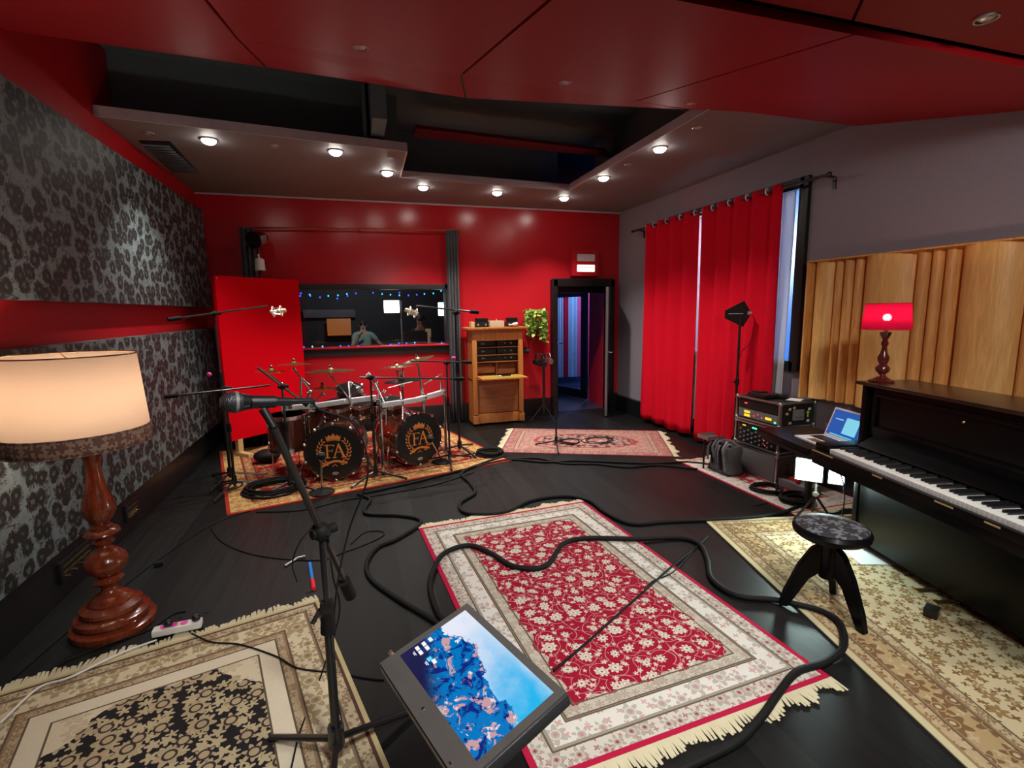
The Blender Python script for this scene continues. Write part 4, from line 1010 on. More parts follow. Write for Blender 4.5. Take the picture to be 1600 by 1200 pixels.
m = MB(); m.tube([(c.x, c.y, c.z - .08), (c.x, c.y, .25)], .012, 8)
for a in (0, 2.1, 4.2): m.tube([(c.x, c.y, .3), (c.x + .22 * math.cos(a), c.y + .22 * math.sin(a), .02)], .007, 6)
part('stand', m, M['chrome'], t)
t = thing('drum_throne', 'round black drum stool behind the kit', 'stool', (.28, 6.45, 0)); m = MB(); m.lathe([(0, .46), (.15, .46), (.17, .48), (.17, .53), (.15, .55), (0, .555)], 28, T(.28, 6.45, 0)); part('seat', m, M['rubber'], t)
m = MB(); m.cyl((.28, 6.45, .2), (.28, 6.45, .46), .014); part('pole', m, M['chrome'], t)
for k in range(3):
    a = .4 + k * 2.094; m = MB(); m.tube([(.28, 6.45, .26), (.28 + .24 * math.cos(a), 6.45 + .24 * math.sin(a), .015)], .010, 6); part('leg', m, M['chrome'], t)

# silver rack
t = thing('drum_rack', 'curved silver drum rack bar with clamps spanning the front of the kit', 'drum rack', (.2, 5.2, RT)); t_rack = t
def qbar(p, q, r=.024):
    m = MB(); p, q = Vector(p), Vector(q); d = q - p; k = d.to_track_quat('Z', 'Y').to_matrix().to_4x4(); m.box((0, 0, d.length / 2), (r * 2, r * 2, d.length), T(*p) @ k, bev=.006); return m
bp = [PY(442, 638, 5.38), PY(492, 634, 5.22), PY(540, 627, 5.12), PY(588, 621, 5.14)]
for a, b in zip(bp, bp[1:]): part('bar', qbar(a, b), M['alu'], t)
bq = [PY(597, 633, 5.10), PY(650, 625, 5.12), PY(694, 612, 5.35)]
for a, b in zip(bq, bq[1:]): part('bar', qbar(a, b), M['alu'], t)
for p in (bp[0], Vector((bp[3].x + .03, bp[3].y, bp[3].z)), bq[2]):
    m = MB(); m.tube([(p.x, p.y, RT), (p.x, p.y, p.z + .03)], .016, 10); part('post', m, M['chrome'], t)
    m = MB(); m.cyl((p.x, p.y, RT), (p.x, p.y, .04), .022, .018); part('rubber_foot', m, M['rubber'], t)
p = PY(603, 632, 5.1); m = MB(); m.cyl((p.x, p.y, p.z), PY(603, 664, 5.1), .009); part('short_post', m, M['chrome'], t)
for px, py, Y in ((455, 634, 5.33), (489, 632, 5.2), (545, 626, 5.12), (592, 628, 5.1), (628, 628, 5.12), (664, 620, 5.2), (693, 612, 5.34), (482, 622, 5.25), (600, 644, 5.08)):
    c = PY(px, py, Y); m = MB(); m.box(c, (.05, .045, .055), None, .008); m.cyl(c + Vector((0, -.03, .0)), c + Vector((0, -.05, 0)), .009); m.cyl(c + Vector((.01, -.045, -.02)), c + Vector((.01, -.045, .02)), .006); part('clamp', m, M['chrome'], t)
def cymbal(label, px, py, Y, r, tx=0.0, ty=0.0, foot=None, mat='brass', stick=True):
    c = PY(px, py, Y); t = thing('cymbal', label, 'cymbal', c)
    MT = T(*c) @ RX(tx) @ RY(ty); m = MB()
    pf = [(.008, .022), (.02, .022), (.035, .010), (.045, .004)] + [(.045 + (r - .045) * k / 6, .004 - .016 * (k / 6) ** 1.4) for k in range(1, 7)]
    m.lathe(pf + [(a, b - .0018) for a, b in reversed(pf)], 44, MT, cap=False); part('plate', m, M[mat], t)
    m = MB(); m.cyl(MT @ Vector((0, 0, -.035)), MT @ Vector((0, 0, .06)), .005); m.lathe([(0, .03), (.014, .03), (.014, .045), (.006, .055), (0, .055)], 12, MT); part('wing_nut', m, M['blackmetal'], t)
    if foot:
        f = PY(*foot); k = c + Vector((0, 0, -.06)); m = MB(); m.tube([c + Vector((0, 0, -.03)), k, (k + f) / 2 + Vector((0, 0, .0)), f], .008, 8); m.ball(k, .017, 8); m.ball(f, .019, 8); m.cyl(k + Vector((-.02, -.01, 0)), k + Vector((.025, .0, -.01)), .006); part('arm', m, M['chrome'], t)
    return t
cymbal('far left small bronze cymbal at the black stand tip', 424, 579, 5.5, .15, -.03, .04, (441, 600, 5.3))
cymbal('bronze cymbal seen edge-on before the red panel', 459, 568, 5.5, .165, -.07, 0, (486, 612, 5.3))
cymbal('large bronze crash cymbal left of centre below the window', 516, 578, 5.5, .245, -.05, 0, (545, 622, 5.2))
cymbal('small dark bronze splash cymbal under the crash cymbal', 504, 606, 5.45, .125, -.03, 0, (492, 628, 5.25))
cymbal('bronze ride cymbal on the right above the bar', 620, 572, 5.45, .185, -.07, -.04, (628, 626, 5.15))
cymbal('topmost tilted bronze cymbal at the right of the kit', 652, 561, 5.6, .19, -.02, -.22, (662, 618, 5.22))
cymbal('dark cymbal with black edge below the ride cymbal', 628, 594, 5.4, .19, -.02, -.05, (631, 628, 5.15), mat='blackmetal')
for a_, b_, r_ in (((654, 570, 5.3), (662, 640, 5.3), .013), ((662, 600, 5.3), (691, 584, 5.3), .007), ((606, 606, 5.2), (645, 596, 5.2), .006), ((586, 598, 5.15), (602, 632, 5.1), .013), ((545, 597, 5.3), (547, 624, 5.15), .011), ((545, 597, 5.3), (560, 604, 5.3), .007), ((470, 590, 5.3), (484, 601, 5.3), .009), ((470, 590, 5.3), (470, 634, 5.3), .012), ((689, 596, 5.3), (690, 612, 5.33), .013), ((630, 575, 5.45), (629, 660, 5.3), .012), ((664, 620, 5.3), (662, 645, 5.3), .012)):
    m = MB(); m.cyl(PY(*a_), PY(*b_), r_); part('cymbal_arm', m, M['chrome'], t_rack)
t = t_rack
for i, (px, py, Y) in enumerate(((478, 626, 5.2), (484, 613, 5.25), (560, 606, 5.3), (570, 620, 5.3), (583, 608, 5.25), (600, 612, 5.2), (604, 620, 5.2), (565, 612, 5.3), (590, 600, 5.25), (548, 600, 5.3), (625, 582, 5.4), (627, 590, 5.4), (447, 634, 5.3))):
    c = PY(px, py, Y); m = MB(); m.ball(c, .017, 8, (1, 1, 1.3)); m.cyl(c + Vector((-.025, -.01, .0)), c + Vector((.02, 0, .008)), .007); m.cyl(c + Vector((0, 0, -.03)), c + Vector((0, 0, .03)), .006); part('joint', m, M['chrome'], t)
t = thing('tom_microphone', 'small silver-headed microphone clipped above the drum rack middle', 'microphone', PY(579, 586, 5.2)); m = MB(); m.cyl(PY(574, 584, 5.2), PY(580, 590, 5.2), .024, .018, 12); part('head', m, M['white'], t); m = MB(); m.cyl(PY(580, 590, 5.2), PY(585, 598, 5.2), .012); part('body', m, M['chrome'], t)
t = thing('kick_pedal', 'chrome and red double bass drum pedal between the bass drums', 'pedal', FL(602, 722, RT)); c = FL(602, 722, RT)
m = MB(); m.box(c + Vector((0, .1, .01)), (.11, .30, .02), None, .004); part('base_plate', m, M['greymetal'], t); m = MB(); m.slab([c + Vector((-.045, 0, .03)), c + Vector((.045, 0, .03)), c + Vector((.045, .26, .10)), c + Vector((-.045, .26, .10))], (0, 0, .008)); part('footboard', m, M['redtape'], t)
m = MB(); m.tube([c + Vector((-.06, .24, .02)), c + Vector((-.06, .24, .22)), c + Vector((.06, .24, .22)), c + Vector((.06, .24, .02))], .009, 8); m.tube([c + Vector((0, .24, .22)), c + Vector((.0, .12, .34))], .006, 6); part('frame', m, M['chrome'], t)
# ------------------------------------------------------------------ red gobo panel
p0 = Vector((-1.44, 6.36, .2)); p1 = Vector((-.66, 7.12, .2)); d = (p1 - p0); yaw = math.atan2(d.y, d.x)
t = thing('gobo_panel', 'tall bright red acoustic screen standing behind the left of the drum kit', 'screen', (p0.x, p0.y, 0), yaw)
L = d.length; m = MB(); m.box((L / 2, .03, 1.14), (L, .06, 1.88), bev=.006); part('felt_panel', m, M['redpanel'], t, world=False)
for x in (.12, L - .12):
    m = MB(); m.box((x, .03, .10), (.06, .06, .22)); m.box((x, .03, .025), (.07, .42, .05), bev=.005); part('foot', m, M['woodblock'], t, 'pale wooden foot', world=False)
m = MB(); m.ball((.02, -.002, 2.05), .012, 8); part('bolt', m, M['steel'], t, world=False)
# dark stand light behind it
c = PY(402, 374, 7.05)
t = thing('stage_light', 'black stage lamp on a stand above the red screen at the back left', 'lamp', (c.x, c.y, 0))
MT = T(*c) @ RZ(-.4) @ RX(PI / 2 + .25)
m = MB(); m.lathe([(0, -.13), (.07, -.13), (.085, -.08), (.085, .02), (.105, .09), (.100, .09), (.08, .03), (0, .03)], 24, MT); part('housing', m, M['blackmetal'], t)
m = MB(); m.box(Vector((.115, 0, .05)), (.004, .10, .13), MT, .001); m.box(Vector((-.115, 0, .05)), (.004, .10, .13), MT, .001); part('barn_door', m, M['steel'], t)
m = MB(); m.cyl((c.x, c.y, .05), (c.x, c.y, c.z - .1), .014); part('pole', m, M['blackmetal'], t)
for k in range(3):
    a = k * 2.094; m = MB(); m.tube([(c.x, c.y, .35), (c.x + .22 * math.cos(a), c.y + .22 * math.sin(a), .015)], .010, 6); part('leg', m, M['blackmetal'], t)
c2 = PY(406, 414, 7.0); m = MB(); m.lathe([(0, .085), (.035, .08), (.055, .06), (.06, -.07), (.052, -.07), (.045, .05), (0, .06)], 20, T(*c2)); m.cyl(c2 + Vector((0, 0, .08)), c2 + Vector((-.01, 0, .13)), .012)
single('white_cup', m, M['white'], 'white rounded cap hanging just above the red screen below the stage lamp', 'cap')

# ------------------------------------------------------------------ writing cabinet
cx0, cx1, cy = 1.57, 2.33, 7.0; cw = cx1 - cx0; dep = D - .07 - cy; xm = (cx0 + cx1) / 2; H = 1.40
t = thing('writing_cabinet', 'tall oak writing cabinet with folded-down flap left of the door', 'cabinet', (xm, cy + dep / 2, 0))
m = MB(); yb_ = cy + dep / 2
m.box((cx0 + .015, yb_, H / 2), (.03, dep, H - .06)); m.box((cx1 - .015, yb_, H / 2), (.03, dep, H - .06)); m.box((xm, cy + dep - .01, H / 2), (cw, .02, H - .06)); m.box((xm, yb_, .66), (cw, dep, .02)); m.box((xm, yb_, .05), (cw - .02, dep - .02, .02))
part('carcass', m, M['cabwood'], t, smooth=False)
m = MB(); m.box((xm, cy + dep / 2 - .03, H + .005), (cw + .14, dep + .06, .03), None, .008); m.box((xm, cy + dep / 2 - .015, H - .02), (cw + .06, dep + .03, .03), None, .008); part('cornice', m, M['cabwood'], t)
m = MB(); m.box((xm, cy + .01, H - .10), (cw - .02, .05, .14), None, .012); part('frieze', m, M['cabwood'], t)
for x in (cx0 + .035, cx1 - .035):
    m = MB(); m.box((x, cy, .70), (.07, .05, 1.08), None, .012); m.box((x, cy - .01, .09), (.085, .06, .12), None, .006); part('pilaster', m, M['cabwood'], t)
m = MB(); m.box((xm, cy + .01, .10), (cw - .14, .05, .14), None, .006); part('plinth', m, M['cabwood'], t)
m = MB(); m.box((xm, cy + .02, .42), (cw - .15, .03, .48), None, .004)
for k in range(1, 4): m.box((xm, cy + .004, .18 + k * .12), (cw - .17, .004, .006))
part('lower_doors', m, M['cabwood2'], t)
m = MB(); m.box((xm + .01, cy - .17, .715), (cw - .10, .36, .022), None, .005); fl_ = part('writing_flap', m, M['cabwood'], t)
m = MB(); m.box((xm + .01, cy - .17, .7275), (cw - .22, .25, .003)); part('leather_inlay', m, simple('olive_leather', (.30, .24, .03), .6), fl_, 'olive-yellow leather inlay')
m = MB()
for z in (.92, 1.02, 1.13): m.box((xm, yb_, z), (cw - .08, dep - .06, .012))
m.box((xm, yb_ + .02, .82), (.012, dep - .1, .20)); m.box((xm, yb_ + .02, .97), (.010, dep - .1, .10)); part('shelf', m, M['cabwood2'], t)
m = MB(); m.box((xm - .16, cy + .10, .80), (cw / 2 - .1, .02, .09), None, .004); m.box((xm + .16, cy + .10, .77), (cw / 2 - .1, .02, .07), None, .004); part('drawer_front', m, M['cabwood2'], t)
k0 = 0
for z, h_ in ((.975, .085), (1.075, .09), (1.185, .09)):
    for sx, nm in ((-1, 'left'), (1, 'right')):
        gx = xm + sx * .155
        g = thing('audio_unit', '%s black audio unit in the %s compartment of the oak cabinet' % (nm, {.975: 'lowest dark', 1.075: 'middle dark', 1.185: 'top dark'}[z]), 'audio equipment', (gx, cy + .16, z - .042), group=None)
        m = MB(); m.box((gx, cy + .18, z), (.29, .26, h_ - .014), None, .004); part('casing', m, M['black'], g)
        m = MB(); m.lathe([(0, 0), (.014, 0), (.013, .014), (0, .014)], 14, T(gx + .06 * sx, cy + .05, z) @ RX(PI / 2)); m.lathe([(0, 0), (.010, 0), (.009, .012), (0, .012)], 14, T(gx - .03, cy + .05, z) @ RX(PI / 2)); part('knob', m, M['steel'], g)
def small_radio(label, x, w_, h_, hh):
    g = thing('small_amplifier', label, 'amplifier', (x, cy + .13, H + .02)); z = H + .02
    m = MB(); m.box((x, cy + .13, z + h_ / 2), (w_, .16, h_), None, .006); part('casing', m, M['black'], g)
    m = MB(); m.box((x + .02, cy + .16, z + h_ + hh / 2), (w_ * .9, .10, hh), None, .006); part('top_block', m, M['rubber'], g)
    for dx in (-w_ * .3, w_ * .3):
        m = MB(); m.lathe([(0, 0), (.014, 0), (.012, .012), (0, .012)], 14, T(x + dx, cy + .05, z + h_ * .5) @ RX(PI / 2)); part('knob', m, M['silver'], g)
small_radio('left black box with two silver knobs on top of the cabinet', 1.74, .19, .075, .055)
small_radio('right black box on top of the cabinet beside the white bottle', 2.20, .17, .07, .06)
m = MB(); m.box((1.97, cy + .15, H + .02 + .045), (.22, .14, .09), None, .005); m.cyl((1.98, cy + .15, H + .11), (1.985, cy + .15, H + .135), .008); single('cardboard_box', m, simple('beige_card', (.52, .45, .30), .8), 'beige box standing between the two black boxes on the cabinet', 'box')
m = MB(); m.box((1.615, cy + .15, H + .02 + .04), (.05, .14, .08), None, .004); single('cardboard_box', m, simple('yellow_card', (.62, .46, .20), .8), 'narrow yellowish box at the left end of the cabinet top', 'box')
m = MB(); m.lathe([(0, 0), (.008, .0), (.010, .05), (.024, .08), (.026, .13), (0, .135)], 16, T(2.13, cy + .02, H + .045) @ RY(1.45)); single('white_bottle', m, M['white'], 'white spray bottle lying in front of the right black box on the cabinet', 'bottle')
m = MB()
for k in range(4): m.box((1.97 + k * .035, cy - .18 + .01 * (k % 2), .742), (.05, .02, .018), None, .004, rz=.5 * k)
single('pliers', m, M['black'], 'small black tool lying on the fold-down flap of the cabinet', 'tool')
m = MB(); m.box((1.92, cy - .20, .7385), (.05, .03, .012), None, .003, rz=.3); single('paper_scrap', m, M['paper'], 'white scrap beside the black tool on the cabinet flap', 'paper')

# ------------------------------------------------------------------ hanging plant, wall boxes, sign
c = PY(838, 500, 7.24)
t = thing('hanging_plant', 'bright green trailing ivy hanging on the red wall beside the door', 'plant', (c.x, c.y, c.z))
m = MB(); m.lathe([(0, -.07), (.075, -.07), (.10, .05), (.105, .06), (0, .05)], 24, T(c.x, c.y, c.z + .04)); part('pot', m, M['redtape'], t)
rnd = random.Random(3); vines = MB(); leaves = []
lm = MB()
for k in range(34):
    a = rnd.uniform(0, 2 * PI); x0 = c.x + rnd.uniform(-.16, .16); y0 = c.y + rnd.uniform(-.10, .06)
    ln = rnd.uniform(.10, .22)
    if abs(x0 - c.x - .12) < .06: ln = rnd.uniform(.3, .50)
    if abs(x0 - c.x + .09) < .03: ln = rnd.uniform(.25, .38)
    P = [Vector((c.x + (x0 - c.x) * .3, c.y, c.z + .09)), Vector((x0, y0, c.z + .11)), Vector((x0 + .01, y0, c.z + .10 - ln * .5)), Vector((x0 + rnd.uniform(-.02, .02), y0, c.z + .10 - ln))]
    sp = smoothpts(P, 8); vines.tube(sp, .002, 5)
    for p in sp[4::1]:
        for q in range(2):
            R = Matrix.Rotation(rnd.uniform(0, 6.28), 4, 'Z') @ RX(rnd.uniform(-1.2, 1.2)) @ RY(rnd.uniform(-.8, .8)); s_ = rnd.uniform(.026, .048)
            o_ = p + Vector((rnd.uniform(-.03, .03), rnd.uniform(-.03, .03), rnd.uniform(-.02, .02)))
            poly = [(0, -.3), (.55, -.1), (.7, .35), (.35, .8), (0, 1.2), (-.35, .8), (-.7, .35), (-.55, -.1)]
            lm.prism([(u_ * s_, v_ * s_) for u_, v_ in poly], .0012, T(*o_) @ R)
part('vines', vines, simple('vine_stem', (.12, .22, .04), .6), t); part('foliage', lm, M['leaf'], t, smooth=False)
for (px, py, w_, h_, lab) in ((822, 547, .10, .08, 'black wall socket box under the ivy'), (826, 628, .12, .08, 'black socket box low on the wall right of the cabinet')):
    c = PY(px, py, D - .03); t = thing('wall_socket', lab, 'socket', c); m = MB(); m.box(c, (w_, .04, h_), None, .006); part('box', m, M['black'], t); m = MB(); m.box(c + Vector((0, -.022, .0)), (w_ * .7, .004, h_ * .5), None, .002); part('face_plate', m, M['greymetal'], t)
t = thing('exit_light_board', 'square red board with two lit white lamp panels above the door', 'sign', PY(913, 411, D - .05)); c = PY(913, 411, D - .06)
m = MB(); m.box(c, (.44, .10, .40), None, .008); part('board', m, M['red_wall'], t)
for dz, mt_ in ((.075, 'white'), (-.085, 'signlight')):
    m = MB(); m.box(c + Vector((.0, -.06, dz)), (.29, .03, .105), None, .010); part('lamp_panel', m, M[mt_], t)
m = MB()
for k in range(5): m.box(c + Vector((-.08 + k * .04, -.077, -.07)), (.02, .002, .008))
part('lettering', m, M['greymetal'], t)

# headphone stand with things hanging on it
c = FL(850, 648, 0); c = Vector((2.66, 7.0, 0))
t = thing('headphone_stand', 'dark tripod stand with headphones and cables hung on it, left of the door', 'stand', c)
m = MB(); m.cyl((c.x, c.y, .1), (c.x, c.y, 1.02), .022); part('pole', m, M['blackmetal'], t)
for k in range(4):
    a = .3 + k * PI / 2; m = MB(); m.tube([(c.x, c.y, .26), (c.x + .26 * math.cos(a), c.y + .26 * math.sin(a), .015)], .009, 6); m.ball((c.x + .26 * math.cos(a), c.y + .26 * math.sin(a), .014), .014, 8); part('leg', m, M['blackmetal'], t)
m = MB(); m.cyl((c.x - .14, c.y, 1.0), (c.x + .10, c.y, 1.0), .01); part('cross_bar', m, M['blackmetal'], t)
for i, (dx, dz, mt_, lab) in enumerate(((-.12, .90, 'rubber', 'left black headphones hanging on the tripod stand'), (-.03, .87, 'black', 'middle black headphones hanging on the tripod stand'), (.07, .91, 'steel', 'silver-grey headphones hanging on the right of the tripod stand'))):
    g = thing('headphones', lab, 'headphones', (c.x + dx, c.y - .03, dz - .08)); m = MB()
    arc = [(c.x + dx + .0, c.y - .03 + .075 * math.cos(a), dz + .02 + .09 * math.sin(a)) for a in [k * PI / 10 for k in range(11)]]
    m.tube(arc, .008, 6); part('headband', m, M[mt_], g)
    for sy in (-1, 1):
        m = MB(); m.lathe([(0, -.02), (.04, -.02), (.045, 0), (.04, .02), (0, .02)], 18, T(c.x + dx, c.y - .03 + sy * .072, dz - .01) @ RX(PI / 2)); part('ear_cup', m, M[mt_], g)

# ------------------------------------------------------------------ fairy lights round the control-room window
def lights(label, pts, y):
    t = thing('fairy_lights', label, 'string lights', (pts[0][0] * 0, y, 1.2)); P = [PY(px, py, y) for px, py, c_ in pts]
    m = MB(); m.tube(smoothpts(P, 4), .0025, 5); part('wire', m, M['black'], t)
    for (px, py, c_), p in zip(pts, P):
        m = MB(); m.ball(p + Vector((0, -.008, -.004)), .0095, 8, (1, 1, 1.3)); part('light_bulb', m, M['led_' + c_], t)
lights('string of blue and cyan fairy lights along the top of the control room window', [(470, 458, 'blue'), (469, 462, 'blue'), (484, 460, 'cyan'), (485, 462, 'blue'), (500, 464, 'blue'), (513, 462, 'cyan'), (528, 461, 'cyan'), (527, 466, 'blue'), (542, 459, 'cyan'), (543, 462, 'blue'), (556, 458, 'blue'), (583, 457, 'blue'), (597, 459, 'cyan'), (610, 460, 'cyan'), (624, 457, 'blue'), (624, 461, 'cyan'), (638, 461, 'blue'), (651, 460, 'blue'), (663, 459, 'cyan'), (677, 458, 'cyan'), (689, 454, 'cyan'), (696, 457, 'blue')], D + .10)
lights('string of blue fairy lights along the window sill', [(475, 542, 'blue'), (488, 541, 'cyan'), (504, 541, 'cyan'), (532, 540, 'blue'), (545, 540, 'blue'), (560, 540, 'blue'), (610, 538, 'blue'), (623, 536, 'blue'), (635, 536, 'blue'), (648, 535, 'cyan'), (690, 535, 'blue'), (699, 533, 'blue')], D + .085)

# ------------------------------------------------------------------ control room contents
Yc = 9.3
def reflection_panel(label, px, py, w_, h_, Y):  # glowing panels stand in for bright reflections in the window glass
    c = PY(px, py, Y); t = thing('reflection_glow', label, 'lamp', (c.x, c.y, 0))
    m = MB(); m.box(c, (w_, .03, h_), None, .014); part('lit_panel', m, emis('reflected_white', (.85, .93, 1), 6) if 'reflected_white' not in bpy.data.materials else bpy.data.materials['reflected_white'], t)
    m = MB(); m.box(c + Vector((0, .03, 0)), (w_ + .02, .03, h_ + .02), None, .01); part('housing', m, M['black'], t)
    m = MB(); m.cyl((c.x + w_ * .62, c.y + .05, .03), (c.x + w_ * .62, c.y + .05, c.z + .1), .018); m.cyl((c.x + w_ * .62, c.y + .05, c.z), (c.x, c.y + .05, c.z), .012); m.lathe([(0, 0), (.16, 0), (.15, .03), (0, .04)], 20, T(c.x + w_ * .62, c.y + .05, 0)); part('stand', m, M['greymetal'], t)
reflection_panel('glowing white square panel standing in for a reflection in the control room window', 612, 479, .26, .21, 9.0)
reflection_panel('white glow standing in for a reflection, right edge of the control room window', 693, 483, .18, .22, 8.6)
c = PY(530, 511, 10.9); m = MB(); m.box(c, (.46, .03, .34), None, .006); single('orange_reflection', m, emis('orange_reflection_glow', (.60, .17, .03), .42), 'blurred orange glowing board standing in for the lampshade reflected in the control room window', 'picture')  # glowing board replaces the lampshade mirrored in the glass
c = PY(515, 490, 11.0); m = MB(); m.box(c, (1.0, .04, .16), None, .006); single('wall_shelf_box', m, simple('dim_grey', (.10, .10, .12), .6), 'dim grey panel above the orange reflection board in the control room', 'panel')
m = MB(); m.box((.5, 7.95, .95), (2.6, .6, .06), None, .01); m.box((-.7, 7.95, .46), (.06, .5, .92)); m.box((1.7, 7.95, .46), (.06, .5, .92)); single('mixing_desk', m, M['black'], 'black desk just behind the control room window', 'desk')
c = PY(650, 525, 8.1); t = thing('computer_monitor', 'black computer screen seen from behind in the control room window', 'monitor', (c.x, 8.1, .98)); m = MB(); m.box((c.x, 8.1, 1.22), (.36, .03, .24), None, .008); part('casing', m, M['black'], t); m = MB(); m.box((c.x, 8.12, 1.04), (.04, .03, .14)); m.box((c.x, 8.12, .99), (.18, .14, .012)); part('stand', m, M['black'], t)
c = PY(669, 520, 8.2); m = MB(); m.box((c.x, c.y, c.z), (.09, .01, .13), None, .002); single('paper_note', m, simple('yellow_note', (.75, .62, .2), .7, emit=(.5, .45, .25), es=.15), 'white and yellow paper stuck beside the screen in the control room', 'paper')
for i, (px, lab) in enumerate(((620, 'left'), (631, 'right'))):
    c = PY(px, 532, 7.85); m = MB(); m.lathe([(0, 0), (.06, 0), (.055, .02), (.03, .03), (.035, .05), (.015, .06), (.02, .09), (0, .10)], 18, T(c.x, c.y, .981)); single('small_ornament', m, M['white'], lab + ' white stacked ornament on the desk behind the control room window', 'ornament')

def person(label, base, parts_, hair=True, shirt='shirt', scale=1.0, yaw=0.0):
    """one continuous skinned body; joints = name: (x, y, z, radius); clothes are the body grown a little"""
    t = thing('person', label, 'person', base, yaw); J, bones = parts_
    def skin(name, names, edges, mat, grow=0.0, sub=2, root=None):
        me = bpy.data.meshes.new(name); idx = {n: i for i, n in enumerate(names)}
        me.from_pydata([[v * scale for v in J[n][:3]] for n in names], [(idx[a], idx[b]) for a, b in edges], []); me.materials.append(M[mat])
        o = bpy.data.objects.new(name, me); C.objects.link(o); o.parent = t
        md = o.modifiers.new('skin', 'SKIN'); md.use_smooth_shade = True
        for n in names:
            sv = me.skin_vertices[0].data[idx[n]]; r = (J[n][3] + grow) * scale; rx = (J[n][4] + grow) * scale if len(J[n]) > 4 else r
            sv.radius = (rx, r); sv.use_root = (n == (root or names[0]))
        o.modifiers.new('sub', 'SUBSURF').levels = sub; o.modifiers['sub'].render_levels = sub
        return o
    names = list(J); skin('body', names, bones, 'skin', root='pelvis')
    sh_n = [n for n in names if n in ('waist', 'pelvis', 'chest', 'neck0', 'shL', 'shR', 'uaL', 'uaR')]
    skin('shirt', sh_n, [(a, b) for a, b in bones if a in sh_n and b in sh_n], shirt, .014, root='chest')
    tr = [n for n in names if n in ('pelvis', 'hipL', 'hipR', 'kneeL', 'kneeR', 'ankL', 'ankR')]
    skin('trousers', tr, [(a, b) for a, b in bones if a in tr and b in tr], 'jeans', .013, root='pelvis')
    hx, hy, hz = [v * scale for v in J['head'][:3]]
    s = scale
    m = MB(); m.ball((hx, hy + .012 * s, hz + .035 * s), .098 * s, 20, (.86, 1.0, .92)); part('hair', m, M['hair'], t, world=False)
    m = MB(); m.ball((hx, hy - .088 * s, hz - .005 * s), .016 * s, 10, (.7, 1, 1.5)); m.ball((hx, hy - .082 * s, hz - .048 * s), .022 * s, 10, (1.2, .5, .4))
    for sx in (-1, 1): m.ball((hx + sx * .078 * s, hy, hz), .022 * s, 10, (.4, .8, 1.3))
    part('face', m, M['skin'], t, world=False)
    m = MB()
    for sx in (-1, 1): m.ball((hx + sx * .032 * s, hy - .080 * s, hz + .018 * s), .010 * s, 10)
    part('eyes', m, M['hair'], t, world=False)
    for side, sg in (('L', 1), ('R', -1)):
        wx, wy, wz = [v * scale for v in J['hand' + side][:3]]; ex, ey, ez = [v * scale for v in J['elb' + side][:3]]
        d_ = (Vector((wx, wy, wz)) - Vector((ex, ey, ez))).normalized(); q = d_.to_track_quat('Z', 'Y').to_matrix().to_4x4(); MT = T(wx, wy, wz) @ q
        m = MB()
        for k, (o_, l_) in enumerate(((-.028, .062), (-.010, .074), (.009, .070), (.027, .055))):
            m.tube([MT @ Vector((o_ * s, 0, 0)), MT @ Vector((o_ * 1.1 * s, -.008 * s, l_ * .5 * s + .02 * s)), MT @ Vector((o_ * s, -.028 * s, l_ * s + .02 * s))], [.0095 * s, .0085 * s, .007 * s], 8)
        m.tube([MT @ Vector((-.03 * s, 0, -.02 * s)), MT @ Vector((-.055 * s, -.012 * s, .012 * s)), MT @ Vector((-.058 * s, -.03 * s, .042 * s))], [.011 * s, .010 * s, .008 * s], 8)
        part('fingers', m, M['skin'], t, world=False)
    return t
def rigJ(handL, elbL, handR, elbR):
    J = {'pelvis': (0, 0, .95, .095, .15), 'waist': (0, 0, 1.08, .085, .135), 'chest': (0, .01, 1.28, .10, .17), 'neck0': (0, .01, 1.45, .055, .07), 'neck1': (0, -.005, 1.52, .05), 'head': (0, -.01, 1.63, .092, .078), 'crown': (0, 0, 1.70, .06),
         'shL': (.17, .01, 1.42, .055), 'uaL': tuple((a + b) / 2 for a, b in zip((.17, .01, 1.42), elbL)) + (.045,), 'elbL': (*elbL, .038), 'hwL': tuple((a + b) / 2 for a, b in zip(elbL, handL)) + (.034,), 'handL': (*handL, .027, .036),
         'shR': (-.17, .01, 1.42, .055), 'uaR': tuple((a + b) / 2 for a, b in zip((-.17, .01, 1.42), elbR)) + (.045,), 'elbR': (*elbR, .038), 'hwR': tuple((a + b) / 2 for a, b in zip(elbR, handR)) + (.034,), 'handR': (*handR, .027, .036),
         'hipL': (.09, 0, .88, .085), 'kneeL': (.10, -.01, .50, .058), 'ankL': (.11, .02, .09, .040), 'toeL': (.12, -.13, .04, .035),
         'hipR': (-.09, 0, .88, .085), 'kneeR': (-.10, -.01, .50, .058), 'ankR': (-.11, .02, .09, .040), 'toeR': (-.12, -.13, .04, .035)}
    B = [('pelvis', 'waist'), ('waist', 'chest'), ('chest', 'neck0'), ('neck0', 'neck1'), ('neck1', 'head'), ('head', 'crown')]
    for s_ in 'LR': B += [('neck0', 'sh' + s_), ('sh' + s_, 'ua' + s_), ('ua' + s_, 'elb' + s_), ('elb' + s_, 'hw' + s_), ('hw' + s_, 'hand' + s_), ('pelvis', 'hip' + s_), ('hip' + s_, 'knee' + s_), ('knee' + s_, 'ank' + s_), ('ank' + s_, 'toe' + s_)]
    return J, B
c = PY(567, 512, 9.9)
person('person in pale green T-shirt standing in for a window reflection, hand raised to the face', (c.x, 9.9, 0), rigJ((.20, -.06, 1.02), (.40, .06, 1.14), (-.07, -.24, 1.43), (-.24, -.14, 1.15)), scale=.875)  # stands in for someone mirrored in the window glass
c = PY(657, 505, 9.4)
person('person in dark clothes standing behind the black screen in the control room', (c.x, 9.4, 0), rigJ((.14, -.34, 1.20), (.28, -.12, 1.12), (-.12, -.30, 1.05), (-.26, -.05, 1.10)), shirt='darkshirt', scale=.92, yaw=-.7)
